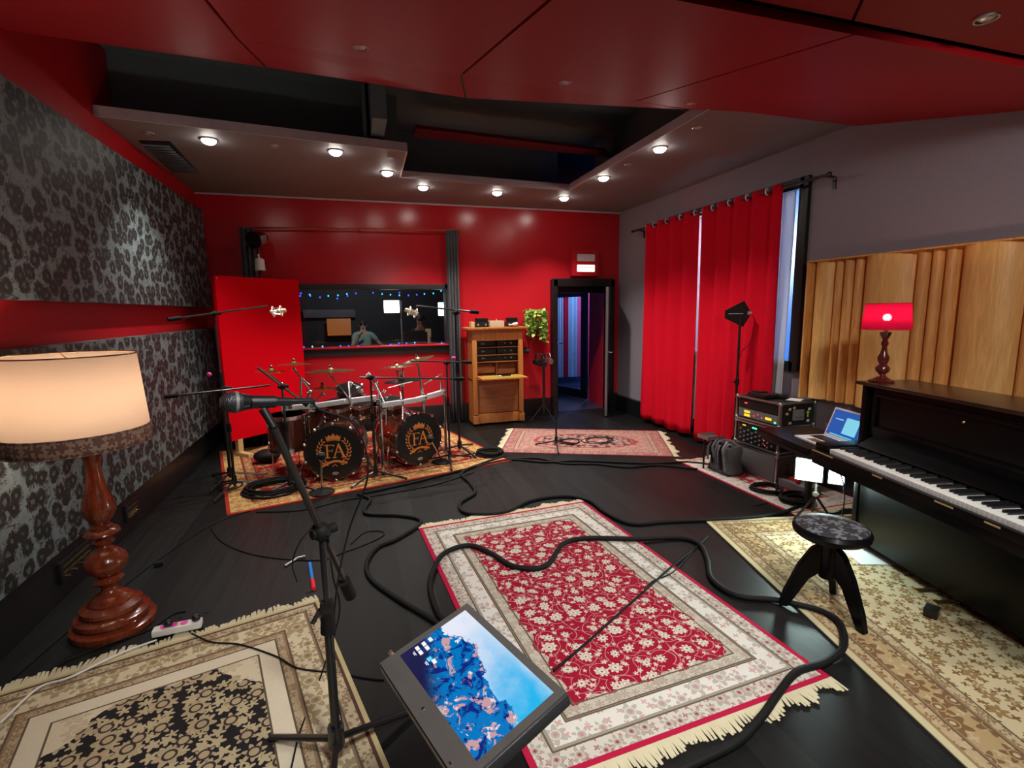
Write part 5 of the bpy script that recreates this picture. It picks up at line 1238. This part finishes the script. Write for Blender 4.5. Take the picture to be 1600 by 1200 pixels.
lamp('control_room_fill', 'POINT', (.1, 8.6, 2.5), 60, (.85, .95, 1), .1)  # added lamp without fixture, brightens the figures behind the glass

# ------------------------------------------------------------------ upright piano
PZ = math.radians(-14); K0 = Vector((2.917, 2.568, 0))
t = thing('upright_piano', 'black lacquered upright piano along the right edge of the picture', 'piano', K0, PZ)
def P(name, mb, mat, par=None, lab=None, **k):
    o = link(name, mb, mat, None, smooth=k.pop('smooth', True)); o.parent = par or t
    if lab: o['label'] = lab
    return o
LP = 1.48
def pb(m, x0, x1, y0, y1, z0, z1, bev=.004): m.box(((x0 + x1) / 2, (y0 + y1) / 2, (z0 + z1) / 2), (abs(x1 - x0), abs(y1 - y0), abs(z1 - z0)), None, bev)
m = MB(); pb(m, .32, .66, 0, -.04, 0, 1.13); pb(m, .32, .66, -LP + .04, -LP, 0, 1.13); pb(m, .60, .66, 0, -LP, .05, 1.12); P('side_panels', m, M['pianoblack'])
m = MB(); pb(m, .345, .375, -.04, -LP + .04, .80, 1.13); P('upper_front_panel', m, M['pianoblack'])
m = MB()
for (y0, y1) in ((-.10, -LP + .10),):
    for z in (.86, 1.075): pb(m, .330, .350, y0, y1, z - .012, z + .012, .006)
    for y in (y0, y1): pb(m, .330, .350, y - .012, y + .012, .86, 1.075, .006)
P('panel_moulding', m, M['pianoblack'])
m = MB(); pb(m, .285, .68, .025, -LP - .025, 1.13, 1.152, .008); P('lid', m, M['pianolid'], lab='worn brown-black lid')
m = MB(); pb(m, .33, .36, -.04, -LP + .04, .06, .60); P('lower_front_panel', m, M['pianoblack'])
m = MB(); pb(m, .0, .36, 0, -LP, .60, .685, .01); P('key_bed', m, M['pianoblack'])
m = MB(); pb(m, -.012, .02, 0, -LP, .66, .705, .006); P('key_slip', m, M['pianoblack'])
m = MB()
for k, (a, b) in enumerate(((-.02, -.22), (-.55, -.62), (-.95, -1.05), (-1.2, -1.27))): pb(m, -.0135, -.0115, a, b, .692, .70, 0)
P('worn_edge', m, M['woodblock'], lab='bare wood where the lacquer is chipped', smooth=False)
for y0, y1 in ((0, -.11), (-LP + .11, -LP)):
    m = MB(); pb(m, .02, .33, y0, y1, .685, .745, .012); P('key_block', m, M['pianoblack'])
m = MB(); m.slab([(.228, -.11, .743), (.228, -LP + .11, .743), (.335, -LP + .11, .80), (.335, -.11, .80)], (.015, 0, .01)); P('fallboard', m, M['pianoblack'])
y0 = -.13; kw = (LP - .26) / 52
for k in range(52):
    m = MB(); pb(m, .030, .215, y0 - k * kw - .0006, y0 - (k + 1) * kw + .0006, .700, .728, .0015); P('white_key', m, M['ivory'])
j = 0
for k in range(51):
    if (k % 7) in (0, 2, 3, 5, 6):
        m = MB(); pb(m, .085, .215, y0 - (k + 1) * kw - .0055, y0 - (k + 1) * kw + .0055, .728, .742, .003); P('black_key', m, M['black'])
for k, y in enumerate((-.68, -.80)):
    m = MB(); m.box((.27, y, .05), (.14, .035, .012), None, .005); P('pedal', m, M['brass'])
m = MB(); m.ball((.329, -.72, 1.03), .010, 10); P('lock', m, M['brass'])
def on(x, y, z): return Vector((K0.x + x * math.cos(PZ) - y * math.sin(PZ), K0.y + x * math.sin(PZ) + y * math.cos(PZ), z))

# red shaded table lamp on the piano
c = on(.41, -.045, 1.1525)
t = thing('table_lamp', 'small lamp with glowing red drum shade and turned dark stem on the piano', 'lamp', c)
m = MB(); m.lathe([(0, 0), (.070, 0), (.074, .008), (.05, .018), (.03, .03), (.018, .05), (.038, .07), (.042, .09), (.022, .115), (.03, .135), (.034, .16), (.02, .19), (.014, .23), (.022, .25), (.014, .275), (.028, .305), (.034, .325), (0, .33)], 28, T(*c)); part('base', m, M['redlampwood'], t, ang=50)
m = MB(); m.lathe([(.138, .345), (.122, .51)], 44, T(*c), cap=False); o = part('lamp_shade', m, cloth_thin('red_shade', (.48, .010, .085), .62, .20), t); sm_ = o.modifiers.new('t', 'SOLIDIFY'); sm_.thickness = .002
for zz, rr in ((.345, .139), (.51, .123)):
    m = MB(); m.torus(rr, .003, T(c.x, c.y, c.z + zz), 44, 6); part('shade_rim', m, M['redtape'], t)
m = MB(); m.ball((c.x, c.y, c.z + .42), .024); part('bulb', m, M['bulb'], t)
m = MB(); m.cyl((c.x, c.y, c.z + .32), (c.x, c.y, c.z + .40), .012); part('socket', m, M['brass'], t)
lamp('lamp_glow', 'POINT', (c.x, c.y, c.z + .44), 6.5, (1, .62, .38), .03, parent=t)

# round stool
sc_ = FL(1300, 819, .50); col_ = Vector((sc_.x + .0, sc_.y + .0, 0))
t = thing('piano_stool', 'round black three-legged stool with damask seat in front of the piano', 'stool', (col_.x, col_.y, RT))
m = MB(); m.lathe([(0, .435), (.165, .435), (.182, .45), (.186, .47), (.176, .488), (0, .488)], 44, T(col_.x, col_.y, 0)); part('seat_rim', m, M['pianoblack'], t)
sm = Mat('damask_seat'); x, y, z = sm.obj(); f, c_, rg, r1, d_ = sm.flower(x, y, 14, .55, 6, .3, .8); sm.col(sm.mix(f, (.13, .14, .16), (.02, .02, .024))); sm.b.inputs['Roughness'].default_value = .7
m = MB(); m.lathe([(0, .512), (.08, .510), (.14, .503), (.170, .490), (0, .486)], 44, T(col_.x, col_.y, 0)); part('seat_cushion', m, sm.m, t, 'grey and black damask cushion')
m = MB(); m.lathe([(0, .20), (.045, .20), (.052, .22), (.052, .40), (.03, .41), (.03, .44)], 24, T(col_.x, col_.y, 0)); part('column', m, M['pianoblack'], t)
e1 = FL(1233, 926, .02); e2 = FL(1327, 970, .02)
m1 = math.atan2(e1.y - col_.y, e1.x - col_.x); m2 = math.atan2(e2.y - col_.y, e2.x - col_.x); ra = .20
for a in (math.radians(150), math.radians(270), math.radians(30)):
    dv = Vector((math.cos(a), math.sin(a), 0)); sd = Vector((-math.sin(a), math.cos(a), 0)) * .018
    pr_ = [(.03, .40), (.09, .36), (.15, .26), (.21, .10), (.235, .012), (.19, .012), (.15, .09), (.10, .19), (.05, .23), (.03, .22)]
    m = MB(); m.slab([Vector((col_.x, col_.y, 0)) + dv * r + Vector((0, 0, z)) - sd for r, z in pr_], sd * 2); bmesh.ops.bevel(m.bm, geom=m.bm.edges[:], offset=.004, segments=2, affect='EDGES'); part('leg', m, M['pianoblack'], t)

# papers and small box under the piano
c = FL(1357, 872, RT); m = MB(); m.box((c.x + .06, c.y, RT + .0015), (.32, .22, .002), None, 0, rz=-.35); single('sheet_of_paper', m, M['paper'], 'white sheet of paper on the floor behind the stool', 'paper')
c = FL(1455, 962, RT); m = MB(); m.box((c.x, c.y, RT + .025), (.07, .06, .05), None, .005, rz=.4); single('small_black_box', m, M['black'], 'small black box lying on the rug in front of the piano', 'box')

# ------------------------------------------------------------------ equipment table with laptop, left of the piano
t = thing('equipment_table', 'low black side table against the left end of the piano', 'table', on(.25, .38, 0), PZ)
def PT(name, mb, mat, lab=None): o = link(name, mb, mat); o.parent = t; return o
def at(x, y, z): return Vector((x - .25, y - .38, z))
m = MB(); m.box(at(.23, .37, .655), (.46, .66, .05), None, .012); PT('top', m, M['pianoblack'])
for sx in (.42,):
    for sy in (.62,):
        m = MB(); m.box(at(sx, sy, .315), (.04, .04, .63), None, .004); PT('leg', m, M['blackmetal'])
m = MB(); m.box(at(.23, .37, .61), (.40, .60, .03)); PT('apron', m, M['black'])
HL = on(.345, .03, .682); t = thing('laptop', 'open silver laptop with blue screen on the black table left of the piano', 'laptop', on(.22, .20, .682), PZ)
def PLp(name, mb, mat, lab=None):
    o = link(name, mb, mat); o.parent = t
    return o
m = MB(); m.box((0, 0, .008), (.23, .33, .014), None, .005); bs = PLp('base', m, M['alu'])
m = MB(); m.box((.035, 0, .0155), (.10, .28, .002)); PLp('keyboard', m, M['black'])
m = MB(); m.box((-.065, 0, .0153), (.065, .10, .001)); PLp('trackpad', m, M['steel'])
MS = T(.115, 0, .016) @ RY(math.radians(20))
m = MB(); m.box((0.004, 0, .11), (.007, .33, .22), MS, .003); PLp('lid', m, M['alu'])
lsm = simple('laptop_screen', (0, 0, 0), .2, emit=(.015, .10, .42), es=1.0, var=0)
m = MB(); m.box((-.0008, 0, .112), (.001, .30, .19), MS); PLp('screen', m, lsm)
m = MB(); m.box((-.0018, -.06, .105), (.0008, .13, .12), MS); m.box((-.0018, .07, .14), (.0008, .08, .008), MS); PLp('screen_window', m, M['laptopwin'])
m = MB(); m.box((-.0018, 0, .024), (.0008, .22, .008), MS); PLp('dock_bar', m, M['iconcyan'])

# ------------------------------------------------------------------ rack cases
fx, ry0, ry1 = 3.66, 3.58, 4.12
def case(label, z0, h, units, y0=ry0, y1=ry1, x1=4.06, name='rack_case', front=True):
    t = thing(name, label, 'rack case', ((fx + x1) / 2, (y0 + y1) / 2, z0)); xm_ = (fx + x1) / 2; ym = (y0 + y1) / 2
    m = MB(); m.box((xm_ + .01, ym, z0 + h / 2), (x1 - fx - .03, y1 - y0 - .01, h - .01), None, .003); part('shell', m, M['black'], t)
    m = MB()
    for z in (z0 + .008, z0 + h - .008):
        for y in (y0, y1): m.box((xm_, y, z), (x1 - fx, .02, .018), None, .003)
        for x in (fx, x1): m.box((x, ym, z), (.02, y1 - y0, .018), None, .003)
    for y in (y0, y1):
        for x in (fx, x1): m.box((x, y, z0 + h / 2), (.022, .022, h), None, .003)
    part('edge_profile', m, M['steel'], t)
    for x in (fx, x1):
        for y in (y0, y1):
            for z in (z0 + .012, z0 + h - .012):
                m = MB(); m.ball((x, y, z), .022, 10); part('corner_ball', m, M['steel'], t)
    m = MB(); m.box((xm_, y0 - .012, z0 + h / 2), (.13, .012, .10), None, .004); m.tube([(xm_ - .05, y0 - .02, z0 + h / 2 + .01), (xm_ - .04, y0 - .035, z0 + h / 2 - .01), (xm_ + .04, y0 - .035, z0 + h / 2 - .01), (xm_ + .05, y0 - .02, z0 + h / 2 + .01)], .006, 6); part('handle', m, M['greymetal'], t)
    z = z0 + .025
    for (hh, kind) in units:
        yc_ = z + hh / 2; u = part('rack_unit', MB().box((fx + .004, ym, yc_), (.012, y1 - y0 - .05, hh - .006), None, .002), M['black'] if kind != 'meter' else M['greymetal'], t)
        if kind == 'meter':
            for (yy, zz) in ((.13, .015), (.13, -.02), (-.14, -.005)):
                m = MB(); m.box((fx - .004, ym + yy, yc_ + zz), (.004, .075, .024), None, .002); part('display', m, M['led_amber'], u)
            m = MB()
            for k in range(3): m.box((fx - .004, ym + .04 - k * .05, yc_ + (.01 if k % 2 else -.01)), (.004, .01, .008))
            part('red_indicator', m, M['led_red'], u)
            m = MB(); m.box((fx - .004, ym - .22, yc_ - .025), (.004, .02, .014)); part('green_indicator', m, M['led_green'], u)
        if kind == 'amp':
            m = MB(); m.box((fx - .004, ym + .15, yc_ + .01), (.004, .03, .010)); part('red_indicator', m, M['led_red'], u)
        if kind == 'knobs':
            for k in range(9):
                m = MB(); m.lathe([(0, 0), (.010, 0), (.008, .014), (0, .014)], 10, T(fx - .002, y0 + .07 + k * .05, yc_ + .012 * (-1) ** k) @ RY(-PI / 2)); part('knob', m, M['greymetal'], u)
            m = MB(); m.box((fx - .004, ym - .15 + (yc_ * 7 % .1), yc_), (.004, .008, .006)); part('red_indicator', m, M['led_red'], u)
        if kind == 'leds':
            m = MB(); m.box((fx - .004, ym + .02, yc_), (.004, .06, .012)); part('display', m, M['led_green'], u)
            m = MB(); m.box((fx - .004, ym + .16, yc_ + .005), (.004, .04, .010)); part('display', m, M['led_amber'], u)
        z += hh
    return t
rb = case('grey-fronted cabinet under the two flight cases on the strip rug', R_, .275, [], name='grey_cabinet', y1=4.20)
for ch in list(bpy.data.objects):
    if ch.parent == rb and ch.name.startswith(('shell',)): ch.data = ch.data.copy(); ch.data.materials[0] = M['greybox']
m = MB(); m.box((fx - .004, (ry0 + 4.20) / 2, .15), (.008, .58, .24), None, .003); part('front_panel', m, simple('mid_grey_board', (.15, .14, .145), .6), rb)
rA = case('lower black flight case with green displays and many knobs', .30, .235, [(.05, 'leds'), (.045, 'knobs'), (.045, 'knobs'), (.045, 'knobs')][::-1])
rB = case('upper flight case with amber displays, topmost of the rack stack', .545, .235, [(.09, 'meter'), (.09, 'amp')])
for (dx, dz, c_) in ((-.10, .06, 'woodblock'), (-.13, .02, 'woodblock'), (-.05, .07, 'woodblock'), (.13, .05, 'paper'), (.12, -.06, 'paper'), (-.09, -.07, 'woodblock')):
    m = MB(); m.box((3.86 + dx, ry0 - .0095, .66 + dz), (.03, .003, .022)); part('sticker', m, M[c_], rB)
m = MB(); m.prism([(-.008, -.03), (.008, -.03), (.008, .01), (.022, .01), (0, .035), (-.022, .01), (-.008, .01)], .003, T(3.97, ry0 - .012, .665) @ RX(PI / 2)); part('arrow_sticker', m, simple('green_sticker', (.35, .6, .05), .5), rB, 'green arrow sticker', smooth=False)
m = MB(); m.box((3.78, 3.92, .80), (.17, .22, .035), None, .006); m.box((3.90, 3.86, .795), (.10, .16, .03), None, .006); m.box((3.80, 3.98, .822), (.10, .10, .012), None, .004); single('wireless_receiver', m, M['black'], 'flat black receiver lying on top of the upper flight case', 'audio equipment')
m = MB(); m.box((3.93, 3.68, .782), (.16, .12, .002), None, 0, rz=.5); single('sheet_of_paper', m, M['paper'], 'white paper lying on top of the upper flight case', 'paper')
# grey cable bag on a little trolley
bx_, by_ = 3.50, 4.06
t = thing('cable_bag', 'grey canvas bag stuffed with cables hanging in front of the lower flight case', 'bag', (bx_, by_, 0))
def bagfn(u_, v_):
    a = u_ * 2 * PI; sq = 1 / max(abs(math.cos(a)), abs(math.sin(a))) ** .55
    r1_ = .10 * (1 + .10 * math.sin(3 * v_ * PI) + .04 * math.sin(a * 5 + v_ * 6)); return Vector((bx_ + r1_ * math.cos(a) * sq, by_ + .16 * math.sin(a) * sq * (1 - .1 * v_), R_ + .29 * v_ + .01 * math.sin(a * 3)))
m = MB(); m.grid(bagfn, 36, 12); bmesh.ops.remove_doubles(m.bm, verts=m.bm.verts[:], dist=.0005); o = part('bag_body', m, simple('grey_canvas', (.085, .085, .09), .85), t, ang=70); o.modifiers.new('t', 'SOLIDIFY').thickness = .006
m = MB(); m.box((bx_, by_, R_ + .01), (.2, .3, .015), None, .004); part('bottom', m, M['black'], t)
for dy in (-.08, .07):
    m = MB(); m.tube(smoothpts([(bx_ - .11, by_ + dy - .03, .16), (bx_ - .13, by_ + dy - .02, .27), (bx_ - .06, by_ + dy, .34), (bx_ - .12, by_ + dy + .05, .26), (bx_ - .12, by_ + dy + .05, .12)], 6), .012, 8); part('strap', m, M['greymetal'], t)
for k in range(4):
    m = MB(); m.tube(smoothpts([(bx_ + .02, by_ - .12 + k * .07, .26), (bx_ - .08, by_ - .13 + k * .07, .33), (bx_ - .12, by_ - .10 + k * .06, .22), (bx_ - .125 + .01 * k, by_ - .14 + k * .07, .06)], 6), .009, 7); single('cable', m, M['rubber' if k % 2 else 'greymetal'], ['black cable hanging out of the near corner of the grey bag', 'second cable from the near side spilling out of the grey bag', 'cable hanging from the middle of the grey bag', 'cable hanging from the far side of the grey bag'][k], 'cable')
t = thing('metal_tray', 'small metal tray of connectors on the rim of the grey bag', 'tray', (3.40, 4.22, .33)); m = MB()
m.box((3.42, 4.20, .335), (.20, .16, .008)); m.box((3.42, 4.12, .35), (.20, .006, .035)); m.box((3.42, 4.28, .35), (.20, .006, .035)); m.box((3.32, 4.20, .35), (.006, .16, .035)); part('tray', m, M['steel'], t)
m = MB(); m.cyl((3.50, 4.20, R_), (3.50, 4.20, .333), .012); m.cyl((3.36, 4.22, R_), (3.36, 4.22, .333), .010); part('stand_leg', m, M['blackmetal'], t)
# power distribution box at the rug end
c = FL(1252, 778, 0); t = thing('power_box', 'grey metal power box with an orange-red plug at the near end of the strip rug', 'power box', (c.x + .12, c.y + .1, R_))
m = MB(); m.box((c.x + .12, c.y + .16, R_ + .04), (.18, .34, .07), None, .004); part('casing', m, M['greymetal'], t)
m = MB(); m.box((c.x + .12, c.y + .19, R_ + .085), (.06, .08, .03), None, .006); m.cyl((c.x + .12, c.y + .14, R_ + .09), (c.x + .05, c.y + .10, R_ + .09), .012); part('plug', m, M['redtape'], t, 'orange-red plug')

# work light on a small tripod under the left end of the piano
wl = PY(1277, 738, 2.86)
t = thing('work_light', 'dazzling white double flood light on a small tripod beside the piano', 'lamp', (wl.x, wl.y, R_))
vd = (CAM - wl); vd.z = 0; vd.normalize(); yw = math.atan2(vd.y, vd.x)
WM = T(*wl) @ RZ(yw + PI / 2)           # local -y faces the camera side
m = MB(); m.box((-.055, .03, .01), (.20, .05, .19), WM, .01); m.box((.125, .03, -.02), (.12, .05, .13), WM, .01); part('housing', m, M['blackmetal'], t)
m = MB(); m.box((-.055, -.002, .01), (.18, .012, .17), WM, .005); part('lit_panel', m, M['worklight'], t)
m = MB(); m.box((.125, -.002, -.02), (.10, .012, .10), WM, .005); part('lit_panel', m, M['worklight'], t)
m = MB(); m.cyl(WM @ Vector((0, .03, -.09)), (wl.x, wl.y, .20), .008); m.ball((wl.x, wl.y, .22), .022, 10); part('bracket', m, M['white'], t, 'pale clamp under the lamp')
for k in range(3):
    a = .8 + k * 2.094; m = MB(); m.tube([(wl.x, wl.y, .21), (wl.x + .16 * math.cos(a), wl.y + .16 * math.sin(a), .02)], .009, 6); part('leg', m, M['blackmetal'], t)
lamp('flood_beam', 'AREA', WM @ Vector((0, -.03, 0)), 15, (.75, 1, .95), .16, (PI / 2, 0, yw + PI / 2 - PI), parent=None)
o = bpy.data.objects['flood_beam']; o.rotation_euler = (vd.to_track_quat('-Z', 'Y')).to_euler(); o.location = wl + vd * .05; o.parent = t; o.location = o.location - t.location
c0 = Vector((wl.x + .05, wl.y - .03, .38)); 
cable('thin cord hanging from the piano edge behind the work light', [(3.06, 2.50, .60), (3.05, 2.42, .45), (2.98, 2.36, .28), (2.93, 2.33, .12), (2.90, 2.30, .016)], .004, px=False)

# antenna paddle on its stand
c = PX(1157, 490, 3.80); 
t = thing('antenna_stand', 'black paddle antenna on a tall black stand in front of the red curtain', 'antenna', (c.x, c.y, 0))
m = MB(); m.cyl((c.x, c.y, .2), (c.x, c.y, c.z - .02), .013); part('pole', m, M['blackmetal'], t)
m = MB(); m.cyl((c.x, c.y, .85), (c.x, c.y, .91), .022); m.cyl((c.x, c.y, .88), (c.x - .05, c.y, .88), .007); part('clamp', m, M['black'], t)
for k in range(3):
    a = .3 + k * 2.094; m = MB(); m.tube([(c.x, c.y, .32), (c.x + .11 * math.cos(a), c.y + .11 * math.sin(a), .015)], .009, 6); part('leg', m, M['blackmetal'], t)
cr = Vector((CR.x, CR.y, 0)).normalized(); n_ = cr.cross(Vector((0, 0, 1)))
poly = [(-.16, .035), (-.16, -.045), (.03, -.135), (.095, -.03), (.095, .03), (.03, .13)]
m = MB(); m.slab([c + cr * a + Vector((0, 0, b)) - n_ * .006 for a, b in poly], n_ * .012); part('paddle', m, M['black'], t, smooth=False)
m = MB(); m.box((0, 0, 0), (.15, .002, .006), T(*(c - cr * .05 + n_ * .008)) @ RZ(math.atan2(cr.y, cr.x))); part('printed_line', m, M['white'], t)
m = MB(); m.cyl(c + cr * .07, c + cr * .11, .014); m.cyl(c + cr * .07 + Vector((0, 0, .02)), c + cr * .10 + Vector((0, 0, .02)), .008); part('connector', m, M['silver'], t)
m = MB(); m.tube(smoothpts([c + cr * .10, c + cr * .15 - Vector((0, 0, .08)), c + cr * .13 - Vector((0, 0, .28)), c + cr * .02 - Vector((0, 0, .42)), Vector((c.x + .015, c.y, .9))], 8), .003, 6); part('antenna_cable', m, M['rubber'], t)

# ------------------------------------------------------------------ small things on the left
a, b = FL(245, 996, 0), FL(312, 982, 0); d = (b - a); t = thing('power_strip', 'white multi-socket power strip at the edge of the beige rug', 'power strip', (a + b) / 2, math.atan2(d.y, d.x)); t.location.z = RT
L = d.length + .03
m = MB(); m.box((0, 0, .022), (L, .06, .034), None, .012); o = link('body', m, M['white']); o.parent = t
for k, x in enumerate((-.06, -.015, .03)):
    m = MB(); m.lathe([(.0, .040), (.016, .040), (.018, .042)], 20, T(x, 0, 0), cap=False); o = link('outlet', m, M['pink']); o.parent = t; o['label'] = 'pinkish outlet ring'
for x in (-.04, .085):
    m = MB(); m.ball((x, .0, .055), .022, 14, (1, .9, .9)); m.tube([(x, 0, .06), (x + .02, .02, .07), (x + .05, .04, .05)], .005, 6); o = link('plug', m, M['black']); o.parent = t; o['label'] = 'black plug'
p0, p1 = FL(484, 880, .012), FL(491, 925, .012); pm = p0.lerp(p1, .6)
t = thing('screwdriver', 'blue and red handled tool lying on the floorboards above the beige rug', 'tool', (p0 + p1) / 2 - Vector((0, 0, .012)))
m = MB(); m.cyl(p0, pm, .011, seg=12); part('blue_handle', m, M['bluetape'], t, 'blue end'); m = MB(); m.cyl(pm, p1 + (pm - p1) * .25, .013, seg=12); part('red_handle', m, M['redtape'], t, 'red grip')
q = p1 + (pm - p1) * .25; m = MB(); m.cyl(q, FL(478, 926, .006), .004, seg=8); part('tip', m, M['chrome'], t)
c = FL(465, 872, .01); m = MB(); m.cyl(c, c + Vector((.05, .0, .005)), .009); m.cyl(c, c + Vector((-.07, -.09, .0)), .008); single('jack_plug', m, M['steel'], 'small metal cable connector lying on the dark floorboards', 'connector')
c = FL(248, 884, .0); m = MB(); m.box((c.x, c.y, .016), (.05, .04, .03), None, .012, rz=.4); single('rubber_stopper', m, M['rubber'], 'small black rubber piece on the floor right of the mahogany lamp', 'stopper')
for (y0_, y1_, zc, lab) in ((3.42, 3.78, .16, 'black wall connection box with brass slits low on the left wall, behind the lamp'), (4.32, 4.55, .17, 'smaller black connection box with brass slits on the baseboard beyond the lamp')):
    x = XL + .065; t = thing('wall_connection_box', lab, 'connection box', (x, (y0_ + y1_) / 2, zc - .06)); m = MB(); m.box((x, (y0_ + y1_) / 2, zc), (.03, y1_ - y0_, .13), None, .005); part('plate', m, M['black'], t)
    for zz in (.03, -.005):
        m = MB(); m.box((x + .017, (y0_ + y1_) / 2, zc + zz), (.004, (y1_ - y0_) * .85, .006)); part('brass_slit', m, M['brass'], t)
    m = MB()
    for k in range(4): m.cyl((x + .015, y0_ + (k + .7) * (y1_ - y0_) / 4.6, zc - .035), (x + .03, y0_ + (k + .7) * (y1_ - y0_) / 4.6, zc - .035), .008)
    part('connector', m, M['brass'], t)
t = thing('yellow_tag', 'small yellow tag on a cable at the left edge of the drum rug', 'tag', FL(366, 743, RT)); m = MB(); m.box(FL(366, 743, RT + .02), (.03, .02, .035), None, .006); part('tag', m, M['yellowtag'], t)
for (px, py, lab) in ((418, 722, 'black drum accessory bag on the drum rug behind the cable coil'),):
    c = FL(px, py, RT); m = MB(); m.ball((c.x, c.y, RT + .075), .14, 20, (1, .8, .52)); single('black_bag', m, M['rubber'], lab, 'bag')

# ------------------------------------------------------------------ groups of repeats
GR = {'cymbal': 'cymbals of the drum kit', 'bass_drum': 'bass drums of the kit', 'floor_tom': 'floor toms of the kit', 'rack_tom': 'rack toms of the kit', 'microphone_stand': 'black microphone stands', 'kick_microphone_stand': 'low stands before the bass drums', 'kick_microphone': 'microphones before the bass drums',
      'studio_microphone': 'overhead studio microphones', 'cable_coil': 'cable coils on the floor', 'cable': 'cables on the floor', 'red_curtain': 'red curtains over the window', 'sheer_curtain': 'white sheers behind the red curtains', 'booth_curtain': 'curtains inside the booth',
      'grey_curtain': 'grey curtains of the control room window', 'rug': 'oriental rugs on the floor', 'audio_unit': 'audio units in the oak cabinet', 'headphones': 'headphones on the tripod stand', 'recessed_downlight': 'unlit recessed downlights', 'small_amplifier': 'black boxes on the cabinet', 'cardboard_box': 'card boxes on the cabinet',
      'acoustic_fabric_panel': 'damask panels on the left wall', 'rack_case': 'stacked flight cases', 'reflection_glow': 'white stand-ins for reflections in the control room window', 'small_ornament': 'white ornaments in the control room', 'wall_socket': 'wall sockets beside the cabinet', 'wall_connection_box': 'connection boxes on the left wall', 'person': 'people in the control room', 'fairy_lights': 'fairy lights of the control room window', 'curtain_rod': 'curtain rods', 'sheet_of_paper': 'loose sheets of paper'}
for o in C.objects:
    if o.parent is None and o.get('label') and not o.get('group'):
        g_ = GR.get(o.name.split('.')[0])
        if g_: o['group'] = g_
